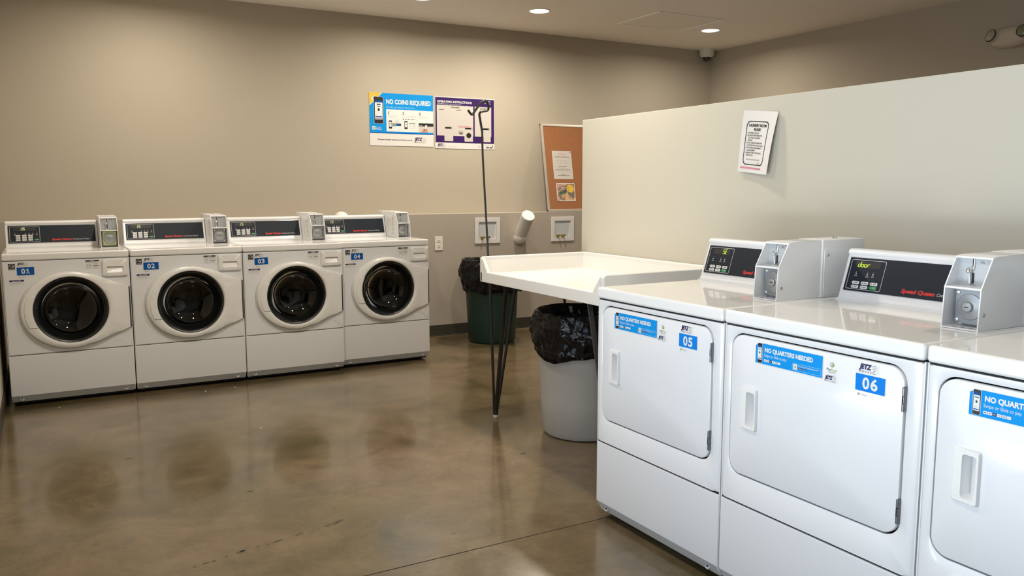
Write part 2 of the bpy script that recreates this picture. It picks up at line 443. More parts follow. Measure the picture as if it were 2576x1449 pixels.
def digits(sh, s, x, y, w, h, m, l=3):
    t = h*.10
    for ch in s:
        if ch == '.': sh.rect(x-w*.2, y-t*.5, x-w*.2+t*1.3, y+t*.8, m, l); continue
        if ch == ' ': x += w*1.35; continue
        for g in GLY[ch]:
            x0, y0, x1, y1 = SEG[g]; sk = lambda X, Y: (x + X*w + Y*h*.5*.16, y + Y*h*.5)
            a, b = sk(x0, y0), sk(x1, y1)
            if y0 == y1: sh.poly([(a[0]+t*.4, a[1]-t*.5), (b[0]-t*.4, b[1]-t*.5), (b[0]-t*.2, b[1]+t*.5), (a[0]+t*.6, a[1]+t*.5)], m, l)
            else: sh.poly([(b[0]-t*.5, b[1]+t*.35), (b[0]+t*.5, b[1]+t*.35), (a[0]+t*.5, a[1]-t*.35), (a[0]-t*.5, a[1]-t*.35)], m, l)
        x += w*1.42

# ------------------------------------------------------------------ laundry machines (local: x right, y back, z up, front at y=0)
MW = .683
def f_shell(mb):                                     # sides, back and bottom of a machine
    mb.box(0, .004, .004, .70, .07, .889, 'enamel_plain'); mb.box(MW-.004, MW, .004, .70, .07, .889, 'enamel_plain')
    mb.box(.004, MW-.004, .69, .70, .07, .889, 'enamel_plain'); mb.box(.004, MW-.004, .03, .70, .07, .08, 'enamel_plain')
    mb.box(.012, MW-.012, .05, .68, .012, .07, 'toe')
    mb.box(.002, MW-.002, .006, .03, .313, .319, 'gap'); mb.box(.002, MW-.002, .006, .03, .884, .890, 'gap')
    for x in (.05, MW-.05):
        for y in (.09, .62): mb.cyl((x, y, 0), (x, y, .05), .018, 'toe')
def f_worktop(mb): mb.box(0, MW, -.006, .70, .8915, .935, 'worktop', .010, 4)
def f_lower(mb):                                      # lower panel with inward-folded bottom edge
    prof = [(.0, .3155), (.0, .072), (.024, .030), (.030, .030), (.030, .3155)]
    mb.prism([(y, z) for y, z in prof], 'x', .001, MW-.001, 'enamel', .005, 2)
    mb.prism([(-.0005, .070), (.0235, .0285), (.0245, .0285), (.0005, .070)], 'x', .006, MW-.006, 'kick')
def f_screw(x):
    def f(mb):
        T = Matrix.Translation((x, .0135, .046)) @ Matrix.Rotation(radians(60), 4, 'X')
        mb.lathe([(.011, -.002), (.010, .002), (.004, .003)], 'kick', 16, T); mb.lathe([(.0045, .002), (.0042, .0045)], 'toe', 12, T)
    return f
TD = Vector((0, .045, .138)).normalized(); TN = Vector((0, -.138, .045)).normalized()
TO = Vector((0, .515, .947))                         # console face: origin, up-direction, outward normal
def f_console(mb):
    prof = [(.512, .935), (.512, .945), (.517, .951), (.560, 1.083), (.561, 1.088), (.557, 1.094), (.560, 1.103), (.569, 1.109), (.60, 1.109), (.625, 1.095), (.63, .935)]
    mb.prism(prof, 'x', .012, .5425, 'enamel', .003, 2, ang=25)
    mb.prism([(.505, .934), (.505, .939), (.64, .939), (.64, .934)], 'x', .008, .5445, 'enamel_plain')
def csheet(mb, lift=.003):
    return Sheet(mb, TO + TN*lift, (1, 0, 0), TD, TN)
PB, PT, PL, PR = .022, .139, .027, .529               # black panel on the console face
def f_overlay(mb):
    sh = csheet(mb, 0)
    c = [(PL, PB), (PR, PB), (PR, PT), (PL, PT)]
    vs = [tuple(sh.P(*p) + TN*.0005) for p in c] + [tuple(sh.P(*p) + TN*.003) for p in c]
    mb.add(vs, [(4, 5, 6, 7), (0, 1, 5, 4), (1, 2, 6, 5), (2, 3, 7, 6), (3, 0, 4, 7)], 'overlay')
PH = PT-PB
def f_frame(w):
    def f(mb):
        sh = csheet(mb); sh.frame(PL+.008, PB+.006, PL+.008+w, PT-.007, .005, .0016, 'print_light', 1)
        sh.rr(PL+.030, PT-.035, PL+w-.012, PT-.012, .002, 'print_black', 1)
        for fx in ((.18, .52, .64, .76, .90) if w > .15 else (.21, .54, .70)):
            x = PL+.008+w*fx; y = PB+PH*.47
            sh.rect(x-.0012, y+.012, x+.0012, y+.014, 'print_grey', 1); sh.disc(x, y+.006, .0026, 'print_light', 1, 8)
            sh.rect(x-.005, y-.001, x+.005, y+.0005, 'print_grey', 1); sh.rect(x-.006, y-.004, x+.006, y-.0025, 'print_grey', 1)
    return f
def f_button(x, y, w, h, m, dot=True):
    def f(mb):
        sh = csheet(mb); a = rrect(x, x+w, y, y+h, .0022, 3)
        A = [sh.pt(px_, py_, 0) for px_, py_ in a]; B = [tuple(Vector(sh.P(px_, py_))+TN*.0016) for px_, py_ in a]
        mb.strip([A, B], m, True, None, False, True)
        s2 = Sheet(mb, TO+TN*.0047, (1, 0, 0), TD, TN)
        ink = 'print_black' if m == 'plastic_white' else 'print_green'
        s2.rect(x+w*.16, y+h*.25, x+w*.24, y+h*.75, ink, 1)
        for k in (.32, .56): s2.rect(x+w*.36, y+h*k, x+w*.84, y+h*(k+.13), ink, 1)
        if dot: sh.disc(x-.0042, y+h*.5, .0012, 'print_light', 1, 8)
    return f
def f_brand(x, w, kind, cw):
    def f(mb):
        sh = csheet(mb)
        sh.text('Speed Queen', x, PB+PH*.115, .0125, 'print_red', 1, w=w, bold=.04, shear=.22)
        sh.text('Commercial '+kind, x+w+.006, PB+PH*.115, .0105, 'print_light', 1, w=cw, shear=.22)
    return f
def f_digits(s, x, w, h, m):
    return lambda mb: digits(csheet(mb), s, x, PT-.032, w, h, m, 2)
# coin meter
CB0, CB1 = .5455, .6495
def f_coinbox(mb):
    side = [(.268, .935), (.274, 1.048), (.320, 1.131), (.335, 1.134), (.345, 1.134), (.345, .935)]
    for x in (CB0, CB1-.0035): mb.prism(side, 'x', x, x+.0035, 'enamel_plain')
    mb.box(CB0+.0008, CB1-.0008, .2685, .3445, .9358, .9395, 'enamel_plain')
    mb.prism([(.318, 1.1262), (.320, 1.1312), (.345, 1.1342), (.345, 1.1292)], 'x', CB0+.0008, CB1-.0008, 'enamel_plain')
    mb.prism([(.2735, 1.0455), (.2745, 1.0505), (.338, 1.0505), (.338, 1.0455)], 'x', CB0+.002, CB1-.002, 'enamel_plain')
    mb.box(CB0, CB1, .345, .66, .9355, 1.1345, 'enamel_plain')
    mb.box(CB0+.006, CB1-.004, .40, .50, 1.1345, 1.1355, 'grey_plate')
    mb.box(CB0+.001, CB1+.006, .482, .70, .9352, 1.1378, 'enamel_plain', .003)
    mb.prism(rrect(.49, .635, .945, 1.105, .008), 'x', CB1+.004, CB1+.0085, 'enamel_plain', .001)
    for y, z in ((.505, 1.085), (.618, 1.086)): mb.cyl((CB1+.008, y, z), (CB1+.0115, y, z), .0062, 'steel_dull', 14, .0045)
    mb.cyl((CB1-.001, .290, .979), (CB1+.002, .290, .979), .0062, 'steel_dull', 14, .005)
    for x in (.60, .612): mb.cyl((x, .60, 1.137), (x, .60, 1.1425), .004, 'steel_dull', 10, .003)
    for x in (.573, .597, .621):                              # drain slots in the floor of the box
        mb.add([(x+.007*cos(a), .282+.006*sin(a), .9398) for a in [pi*k/10 for k in range(11)]], [tuple(range(11))], 'gap')
def f_dropplate(mb):
    mb.box(CB0+.003, CB1-.003, .331, .3365, 1.0505, 1.129, 'grey_plate')
    sh = Sheet(mb, (0, .331, 0), (1, 0, 0), (0, 0, 1), (0, -1, 0))
    c, z = .615, 1.117; sh.poly([(c-.017, z), (c-.012, z+.006), (c+.012, z+.006), (c+.017, z), (c+.012, z-.006), (c-.012, z-.006)], 'steel_dull', 1)
    sh.poly([(c-.0155, z), (c-.0113, z+.005), (c+.0113, z+.005), (c+.0155, z), (c+.0113, z-.005), (c-.0113, z-.005)], 'grey_plate', 2)
    sh.text('25\u00a2', c, z-.0028, .0056, 'print_black', 3, align='c')
def f_slide(mb):
    x = .589
    mb.tube(smooth_path([(x+.004, .330, 1.124), (x+.004, .329, 1.108), (x+.003, .327, 1.099), (x-.004, .324, 1.097)], 4), .0022, 'chrome', 8)
    mb.box(x-.001, x+.005, .3295, .3305, 1.100, 1.125, 'gap')
    mb.ball((x-.006, .320, 1.092), .0072, 'chrome'); mb.cyl((x-.003, .323, 1.0565), (x-.004, .321, 1.090), .0032, 'chrome', 12)
    mb.box(x, x+.004, .328, .3312, 1.058, 1.086, 'gap')
    mb.lathe([(.011, 0), (.0115, .002), (.010, .004), (.004, .006)], 'chrome', 20, Matrix.Translation((x-.003, .321, 1.0505)))
def f_lockplate(m):
    def f(mb):
        mb.box(CB0+.014, CB1-.010, .308, .314, .947, 1.0425, m, .001)
        c = (CB0+CB1)/2+.002; z = .9945
        R = Matrix.Translation((c, .308, z)) @ Matrix.Rotation(pi/2, 4, 'X')
        mb.lathe([(.0365, 0), (.0355, .002), (.0345, .0022), (.034, .001), (.020, .003), (.014, .005), (.0135, .012), (.0115, .014), (.003, .0145)], 'steel_dull', 40, R)
        mb.box(c-.006, c+.006, .2932, .2939, z-.0012, z+.0012, 'gap')
        for dx in (-.034, .034):
            for dz in (-.038, .038): mb.lathe([(.0065, 0), (.006, .002), (.003, .0038)], 'steel', 14, Matrix.Translation((c+dx, .308, z+dz)) @ Matrix.Rotation(pi/2, 4, 'X'))
    return f
def f_coinsticker(mb):
    sh = Sheet(mb, (CB0-.0004, .46, 0), (0, -1, 0), (0, 0, 1), (-1, 0, 0))
    sh.rect(.0, .955, .165, 1.072, 'print_white', 0); z = 1.118
    sh.text('PAY HERE', .10, 1.098, .006, 'print_grey', 1, w=.03)
    for k, s_ in enumerate((.010, .014, .007, .012, .020, .007, .018, .010, .014)):
        sh.rect(.075, z-.012-k*.017, .075+.032, z-.010-k*.017, 'print_grey', 1); sh.rect(.078, z-.018-k*.017, .078+s_, z-.014-k*.017, 'print_black' if k in (1, 3, 6) else 'print_grey', 1)
def coin_box(root, plate='zinc_plate', sticker=True):
    c = part('coin_box', 'coinbox', f_coinbox, root, 'white steel coin box with an open two-level front')
    part('coin_plate', 'dropplate', f_dropplate, c, 'grey plate marked with a price'); part('coin_slide', 'slide', f_slide, c, 'chrome coin lever and slot')
    part('lock_plate', 'lock'+plate, f_lockplate(plate), c, 'yellow-green filmed lock plate with round lock' if plate == 'film_plate' else 'grey metal lock plate with round lock')
    if sticker: part('instruction_sticker', 'coinstick', f_coinsticker, c)
def front_sheet(mb, y=0.0): return Sheet(mb, (0, y-.0004, 0), (1, 0, 0), (0, 0, 1), (0, -1, 0))
# washer front
DC = (.347, .580); DR = .2045
def door_angles():
    return [2*pi*k/144 for k in range(144)]
WING = [(.345, .8165), (.47, .797), (.672, .708), (.672, .444), (.48, .365), (.345, .3415), (.30, .40), (.30, .78)]
def door_outer(a):
    ex, ez = (.275 if cos(a) < 0 else .240), .2385
    return max(1/sqrt((cos(a)/ex)**2 + (sin(a)/ez)**2), poly_ray(WING, DC, a))
def f_wpanel(mb):
    rect = [(.001, .319), (MW-.001, .319), (MW-.001, .889), (.001, .889)]
    angs = sorted(door_angles() + [atan2(z-DC[1], x-DC[0]) % (2*pi) for x, z in rect])
    n = []
    for a in angs:
        if not n or a-n[-1] > 1e-5: n.append(a)
    o0 = ray_ring(rect, DC, n, .022); o1 = ray_ring(rect, DC, n, .005)
    q = [(.006, .324), (MW-.006, .324), (MW-.006, .885), (.006, .885)]
    o2 = ray_ring(q, DC, n, .0)
    i0 = [(DC[0]+.206*cos(a), 0, DC[1]+.206*sin(a)) for a in n]; i1 = [(p[0], .03, p[2]) for p in i0]
    mb.strip([o0, o1, o2, i0, i1], 'enamel')
def f_wdoor(mb):
    A = door_angles(); O = [door_outer(a) for a in A]
    def ring(t, y):                                   # t from outer edge (0) to glass edge (1)
        return [(DC[0]+cos(a)*(o+(DR-o)*t), y, DC[1]+sin(a)*(o+(DR-o)*t)) for a, o in zip(A, O)]
    def ring2(d, y):                                  # offset d inward from outer edge
        return [(DC[0]+cos(a)*(o-d), y, DC[1]+sin(a)*(o-d)) for a, o in zip(A, O)]
    def bulge(t, hi, lo):
        out = []
        for a, o in zip(A, O):
            wide = min(1, max(0, (o-.27)/.06)) if cos(a) > 0 else 0
            r = o+(DR-o)*t
            out.append((DC[0]+cos(a)*r, lo*wide + hi*(1-wide), DC[1]+sin(a)*r))
        return out
    mb.strip([ring2(0, -.002), ring2(.0, -.010), ring2(.004, -.018), bulge(.16, -.0285, -.0195), bulge(.45, -.034, -.023), bulge(.72, -.036, -.031),
              ring(.90, -.034), ring(.97, -.029), ring(1, -.020), ring(1, .004)], 'plastic_white')
def f_grip(mb):                                       # handle section at the left of the ring
    z0, z1 = .485, .671; xl = lambda z: DC[0]-.262*sqrt(max(0, 1-((z-DC[1])/.2385)**2)); xr = lambda z: DC[0]-sqrt(max(0, (DR+.002)**2-(z-DC[1])**2))
    N = 14; rings = []
    for i in range(N+1):
        z = z0+(z1-z0)*i/N; a, b = xl(z)+.010, xr(z)
        rings.append([(a, -.030, z), (a+.004, -.0365, z), (a+(b-a)*.6, -.0415, z), (b-.003, -.0405, z), (b, -.037, z), (b, -.006, z)])
    mb.strip(rings, 'plastic_white', False)
    for z, s_ in ((z0, -1), (z1, 1)):
        a, b = xl(z)+.012, xr(z); mb.prism([(a, -.031), (a+.004, -.037), (b, -.041), (b, -.02), (a, -.02)], 'z', z-.0006, z+.0012, 'print_grey' if s_ < 0 else 'plastic_white')
YD = Matrix.Translation((DC[0], 0, DC[1])) @ Matrix.Rotation(-pi/2, 4, 'X')      # lathe axis pointing to +y
def f_wgasket(mb): mb.lathe([(DR-.0005, -.021), (.200, -.024), (.193, -.020), (.190, .0), (.196, .02), (DR, .02)], 'gasket', 96, YD, False)
def f_wglass(mb):
    mb.lathe([(.192, -.006), (.187, .014), (.176, .040), (.160, .062)], 'bowl_rim', 96, YD, False)
    mb.lathe([(.160, .062), (.142, .080), (.116, .096), (.08, .106), (.03, .110), (.001, .110)], 'door_glass', 96, YD, False)
def f_wdrum(mb):
    mb.lathe([(.205, .03), (.215, .05), (.255, .07), (.258, .40), (.25, .415), (.0005, .42)], 'drum', 64, YD, False)
    for k in range(3):
        a = 2*pi*k/3+.5; T = YD @ Matrix.Rotation(a, 4, 'Z')
        mb.prism([(.258, -.05), (.19, -.014), (.19, .014), (.258, .05)], 'z', .08, .40, 'drum', .006, 2, T)
def f_whinge(mb):
    mb.box(.6725, .6765, -.014, -.002, .446, .706, 'dark_metal', .001); mb.cyl((.6765, -.009, .447), (.6765, -.009, .705), .0032, 'steel_dull', 10)
def f_drawer(mb):
    x0, x1, z0, z1 = .530, .672, .775, .880; gx0, gx1, gz0, gz1 = .5535, .6495, .796, .8365
    c = ((gx0+gx1)/2, (gz0+gz1)/2); A = sorted([2*pi*k/96+.01 for k in range(96)])
    ro = rrect(x0, x1, z0, z1, .011, 6); ro2 = rrect(x0+.003, x1-.003, z0+.003, z1-.003, .010, 6); gi = rrect(gx0, gx1, gz0, gz1, .008, 5); gi2 = rrect(gx0+.003, gx1-.003, gz0+.002, gz1-.003, .006, 5)
    bot = [(p[0], -.016 if p[2] < c[1] else -.003, p[2]) for p in ray_ring(gi2, c, A, 0)]
    bot = [(x, -.0155+.0125*min(1, max(0, (z-gz0)/(gz1-gz0-.004))), z) for x, y, z in bot]
    mb.strip([ray_ring(ro, c, A, -.0005), ray_ring(ro, c, A, -.012), ray_ring(ro2, c, A, -.015), ray_ring(gi, c, A, -.0165), bot], 'plastic_white', True, None, False, True)
def f_number(num, dx, dz, tilt):
    def f(mb):
        R = Matrix.Rotation(tilt, 2); ux = Vector((cos(tilt), 0, sin(tilt))); uy = Vector((-sin(tilt), 0, cos(tilt)))
        sh = Sheet(mb, (dx, -.0004, dz), ux, uy, (0, -1, 0)); w, h = .0895, .0475
        sh.rect(-.0025, -.0025, w+.0025, h+.0035, 'print_white', 1); sh.rect(0, 0, w, h, 'print_blue', 2)
        numerals(sh, num, w*.5, h*.20, w*.50, h*.60, 'print_white', 3)
        sh.rect(.0, h+.0035, .062, h+.030, 'print_white', 1); jetz(sh, .004, h+.006, .056, 2)
        payrange(sh, .012, -.011, .0035, 2); sh.text('PayRange', .018, -.0125, .0035, 'print_grey', 2, w=.018)
    return f
def f_wstickers(mb):
    sh = front_sheet(mb); x0, z0, x1, z1 = .0315, .8385, .0675, .876        # black energy label
    sh.rect(x0, z0, x1, z1, 'print_light', 1); sh.rect(x0+.001, z0+.001, x1-.001, z1-.001, 'print_black', 2)
    cx, cz = (x0+x1)/2, z0+.019
    for k in range(14):
        a0, a1 = radians(25+k*10), radians(25+(k+1)*10)
        sh.poly([(cx+.0145*cos(a0), cz+.0125*sin(a0)), (cx+.0145*cos(a1), cz+.0125*sin(a1)), (cx+.0130*cos(a1), cz+.0110*sin(a1)), (cx+.0130*cos(a0), cz+.0110*sin(a0))], 'print_white', 3)
    st = []
    for k in range(10):
        a = radians(90+36*k); r = .0065 if k % 2 == 0 else .0028; st.append((cx+.008+r*cos(a), cz+r*sin(a)))
    sh.poly(st, 'print_white', 3); sh.text('energy', cx-.0145, cz-.002, .0055, 'print_white', 3, w=.018, shear=.3)
    sh.rect(x0+.002, z0+.0035, x1-.002, z0+.0075, 'print_grey', 3); sh.text('ENERGY STAR', cx, z0+.0045, .0022, 'print_white', 4, w=.026, align='c')
def f_wnotice(mb):
    sh = front_sheet(mb); x0, z0, x1, z1 = .0325, .7465, .1075, .7765
    sh.rect(x0, z0, x1, z1, 'print_white', 1); sh.rect(x0, z1-.010, x1, z1, 'print_navy', 2)
    sh.text('Washer NOTICE', (x0+x1)/2, z1-.0075, .0045, 'print_white', 3, w=.046, align='c', bold=.03)
    sh.lines(x0+.003, x1-.003, (z1-.015, z1-.0195, z1-.024), .0018, 'print_light', 2)
def f_wwarn(mb):
    sh = front_sheet(mb); x0, z0, x1, z1 = .4385, .8265, .513, .8795
    sh.rect(x0, z0, x1, z1, 'print_white', 1); sh.rect(x0, z1-.0085, x1, z1, 'print_black', 2)
    sh.text('NOTICE', (x0+x1)/2, z1-.0068, .005, 'print_white', 3, w=.024, align='c', bold=.03)
    m = (x0+x1)/2
    sh.lines(x0+.003, m-.002, (z1-.014, z1-.0175, z1-.025), .0017, 'print_grey', 2); sh.lines(m+.002, x1-.003, (z1-.014, z1-.0175, z1-.025), .0017, 'print_grey', 2)
    for x in (x0+.010, x0+.022, m+.004, m+.014, m+.019, m+.029): sh.rect(x, z1-.037, x+.005, z1-.0325, 'print_black', 2)
    for a, b in ((x0+.003, m-.004), (m+.003, x1-.003)): sh.lines(a, b, (z0+.004, z0+.0075), .002, 'print_light', 2, .15)

def washer(i, label, num, dig, dz_num, tilt):
    w = thing('washing_machine', label, 'washing machine', (-.2285+i*.6956, 5.732+(.046 if i == 3 else 0), .0), 0, 'front loading washing machines along the back wall'); w.scale = (1.009, 1, 1)
    part('cabinet', 'shell', f_shell, w); part('front_panel', 'wpanel', f_wpanel, w); part('worktop', 'worktop', f_worktop, w)
    lp = part('lower_panel', 'lower', f_lower, w)
    for k, x in enumerate((.055, MW-.055)): part('screw', 'screw%d' % k, f_screw(x), lp)
    d = part('door', 'wdoor', f_wdoor, w, 'white round door ring with a wing to the hinge')
    part('door_glass', 'wglass', f_wglass, d, 'dark tinted glass bowl'); part('gasket', 'wgasket', f_wgasket, d); part('handle', 'wgrip', f_grip, d); part('hinge', 'whinge', f_whinge, d)
    part('drum', 'wdrum', f_wdrum, w)
    part('detergent_drawer', 'drawer', f_drawer, w)
    c = part('control_console', 'console', f_console, w)
    part('control_panel', 'overlay', f_overlay, c, 'glossy black control panel'); part('display_frame', 'wframe', f_frame(.17), c)
    for r in range(3):
        for q in range(3):
            part('button', 'wb%d%d' % (r, q), f_button(PL+.043+q*.0345, PB+PH*(.37-r*.122), .0245, .0105, 'plastic_white'), c)
    part('start_button', 'wstart', f_button(PL+.148, PB+PH*.125, .024, .0105, 'button_green'), c, 'green start button')
    part('display_digits', 'wdig'+dig, f_digits(dig, PL+.066, .0068, .0175, 'digit' if i == 2 else 'digit_dim'), c)
    part('lettering', 'wbrand', f_brand(PL+.245, .115, 'Washer', .100), c)
    coin_box(w, 'film_plate' if i == 0 else 'zinc_plate')
    part('number_sticker', key(), f_number(num, .0745, dz_num, tilt), w, 'blue sticker with white numerals')
    part('energy_sticker', 'wst', f_wstickers, w); part('notice_sticker', 'wnt', f_wnotice, w); part('warning_sticker', 'wwn', f_wwarn, w)
    return w
washer(0, 'white front-loading washer numbered 01 at the left end of the row', '01', '1.75', .8045, 0)
washer(1, 'white front-loading washer numbered 02, second from the left in the row', '02', '1.75', .8035, 0)
washer(2, 'white front-loading washer numbered 03, third from the left in the row', '03', '1.75', .8015, .035)
washer(3, 'white front-loading washer numbered 04 at the right end, beside the wall outlet', '04', '1.75', .8035, 0)

# dryer front
DX0, DX1, DZ0, DZ1 = .036, .632, .417, .8635
HC = (.126, .635)
def dense(pts, k):
    out = []
    for i in range(len(pts)):
        a, b = pts[i], pts[(i+1) % len(pts)]; L = hypot(b[0]-a[0], b[1]-a[1]); n = max(1, int(L/k))
        out += [(a[0]+(b[0]-a[0])*j/n, a[1]+(b[1]-a[1])*j/n) for j in range(n)]
    return out
def f_dpanel(mb):                                     # rounded vertical edges, recessed door opening
    c = ((DX0+DX1)/2, (DZ0+DZ1)/2); op = rrect(DX0-.005, DX1+.005, DZ0-.005, DZ1+.005, .049, 10)
    rect = [(.0, .319), (MW, .319), (MW, .889), (.0, .889)]
    A = sorted([2*pi*k/160+.003 for k in range(160)] + [atan2(z-c[1], x-c[0]) % (2*pi) for x, z in rect] + [atan2(z-c[1], x-c[0]) % (2*pi) for x, z in op])
    def rr_(e): return [(e, .319+min(e, .003)), (MW-e, .319+min(e, .003)), (MW-e, .889-min(e, .003)), (e, .889-min(e, .003))]
    R = [ray_ring(rr_(.0), c, A, .030), ray_ring(rr_(0.0), c, A, .016), ray_ring(rr_(.0025), c, A, .007), ray_ring(rr_(.008), c, A, .0018), ray_ring(rr_(.015), c, A, 0)]
    o1 = rrect(DX0-.010, DX1+.010, DZ0-.010, DZ1+.010, .053, 10)
    R += [ray_ring(o1, c, A, 0), ray_ring(op, c, A, .003), ray_ring(op, c, A, .016)]
    mb.strip(R, 'enamel'); mb.strip([ray_ring(op, c, A, .016), ray_ring(op, c, A, .036), [(c[0], .036, c[1])]*len(A)], 'gap')
def f_ddoor(mb):
    A = sorted([2*pi*k/160 for k in range(160)] + [atan2(z-HC[1], x-HC[0]) % (2*pi) for x, z in rrect(DX0, DX1, DZ0, DZ1, .045, 10)])
    H = rrect(.1055, .1445, .581, .691, .008, 4)
    r = lambda e: rrect(DX0+e, DX1-e, DZ0+e, DZ1-e, .045-e*.5, 10)
    mb.strip([ray_ring(r(0), HC, A, .012), ray_ring(r(0), HC, A, .002), ray_ring(r(.0012), HC, A, -.0008), ray_ring(r(.004), HC, A, -.002), ray_ring(H, HC, A, -.002), ray_ring(H, HC, A, .012)], 'enamel')
def f_dhandle(mb):
    A = [2*pi*k/120 for k in range(120)]; c = HC
    o = rrect(.083, .150, .570, .703, .006, 4); o2 = rrect(.086, .148, .573, .700, .006, 4); H = rrect(.1065, .1435, .582, .690, .008, 5)
    H2 = rrect(.1085, .1425, .586, .686, .007, 5)
    def floor_(p): t = (p[0]-.1085)/(.1425-.1085); return (p[0], -.006+.036*(1-max(0, min(1, t)))**1.3, p[2])
    R = [ray_ring(o, c, A, -.0015), ray_ring(o, c, A, -.005), ray_ring(o2, c, A, -.0085)]
    R[-1] = [(x, y-.004*max(0, (x-.10)/.05), z) for x, y, z in R[-1]]
    inner = [(x, -.0085-.004*max(0, (x-.10)/.05), z) for x, y, z in ray_ring(H, c, A, 0)]
    bot = [floor_(p) for p in ray_ring(H2, c, A, 0)]
    mid = [(c[0]+(p[0]-c[0])*.6, 0, c[1]+(p[2]-c[1])*.85) for p in bot]; mid = [floor_(p) for p in mid]
    mb.strip(R+[inner, bot, mid], 'plastic_white', True, None, False, True)
def f_dhinge(z0, z1):
    def f(mb):
        x = DX1+.002; mb.box(x-.004, x+.004, -.0045, .004, z0, z1, 'hinge_steel', .0008)
        for k in range(3): mb.cyl((x, -.0055, z0+(z1-z0)*k/3+.001), (x, -.0055, z0+(z1-z0)*(k+1)/3-.001), .0042, 'hinge_steel', 12)
        mb.box(x-.0015, x+.0015, -.0102, -.0096, z0+.022, z1-.022, 'gap')
    return f
def phone(sh, x, z, w, h, l=3):
    sh.rr(x, z, x+w, z+h, w*.16, 'print_white', l); sh.rr(x+w*.05, z+h*.01, x+w*.95, z+h*.99, w*.15, 'print_black', l+1)
    sh.rect(x+w*.13, z+h*.16, x+w*.87, z+h*.86, 'print_white', l+2); sh.rect(x+w*.13, z+h*.78, x+w*.87, z+h*.86, 'print_blue', l+3)
    sh.rect(x+w*.25, z+h*.68, x+w*.75, z+h*.71, 'print_black', l+3); sh.disc(x+w*.5, z+h*.52, w*.12, 'print_black', l+3, 14, 1.3)
    sh.rect(x+w*.25, z+h*.30, x+w*.75, z+h*.32, 'print_light', l+3); sh.rect(x+w*.18, z+h*.20, x+w*.82, z+h*.24, 'print_blue', l+3)
def f_pay(x0, z0):
    def f(mb):
        sh = Sheet(mb, (x0, -.0024, z0), (1, 0, 0), (0, 0, 1), (0, -1, 0)); w, h = .2465, .0625
        sh.poly([(-.0015, -.0015), (w+.0015, -.0015), (w+.0015, h+.0015), (.014, h+.0015), (-.0015, h-.008)], 'print_white', 1)
        sh.poly([(0, 0), (w, 0), (w, h), (.0155, h), (0, h-.009)], 'sky_blue', 2)
        phone(sh, .0075, .002, .020, h-.002, 3)
        sh.text('NO QUARTERS NEEDED', .036, .0385, .0125, 'print_white', 3, w=.178, bold=.045)
        sh.text('Swipe or Slide to pay.', .034, .024, .0082, 'print_white', 3, w=.086)
        x = .034
        for k, (ww, m) in enumerate(((.0095, 'print_white'), (.0095, 'print_white'), (.009, 'print_navy'), (.010, 'print_white'), (.010, 'print_white'), (.009, 'print_white'))):
            sh.rr(x, .0085, x+ww, .0155, .001, m, 3); sh.rect(x+.002, .0112, x+ww-.002, .0128, ('print_blue', 'print_red', 'print_white', 'print_grey', 'print_black', 'print_light')[k], 4); x += ww+.0012
        sh.frame(.142, .004, w-.004, .0245, .002, .0008, 'pale_blue', 3); sh.rr(.145, .006, .159, .0225, .002, 'print_white', 3); payrange(sh, .152, .0142, .0045, 4)
        sh.text('Download PayRange now!', .162, .0165, .0045, 'print_white', 3, w=.072); sh.rect(.162, .0095, .193, .0135, 'print_navy', 3); sh.text('Learn more', .163, .0103, .003, 'print_white', 4, w=.028)
    return f
def f_logos(x0, z0):
    def f(mb):
        sh = Sheet(mb, (x0, -.0024, z0), (1, 0, 0), (0, 0, 1), (0, -1, 0))
        payrange(sh, .026, .047, .0075); sh.text('Pay', .009, .030, .0065, 'print_navy', 2, w=.014); sh.text('Range', .0235, .030, .0065, 'print_green', 2, w=.020)
        sh.text('Accepted Here', .026, .0245, .003, 'print_black', 2, w=.026, align='c'); sh.rect(0, .0215, .050, .0219, 'print_light', 1)
        sh.text('Brought to you by', .026, .016, .003, 'print_grey', 2, w=.026, align='c'); jetz(sh, .003, -.002, .044)
    return f
def f_dnum(num, x0, z0):
    def f(mb):
        sh = Sheet(mb, (x0, -.0024, z0), (1, 0, 0), (0, 0, 1), (0, -1, 0)); w, h = .0885, .0455
        sh.rect(-.0015, -.0015, w+.0015, h+.0015, 'print_white', 1); sh.rect(0, 0, w, h, 'sign_blue', 2); numerals(sh, num, w*.5, h*.17, w*.52, h*.66, 'print_white', 3)
        jetz(sh, .008, h+.005, .062); payrange(sh, .010, -.010, .004); sh.text('PayRange', .017, -.0115, .004, 'print_grey', 2, w=.020)
    return f
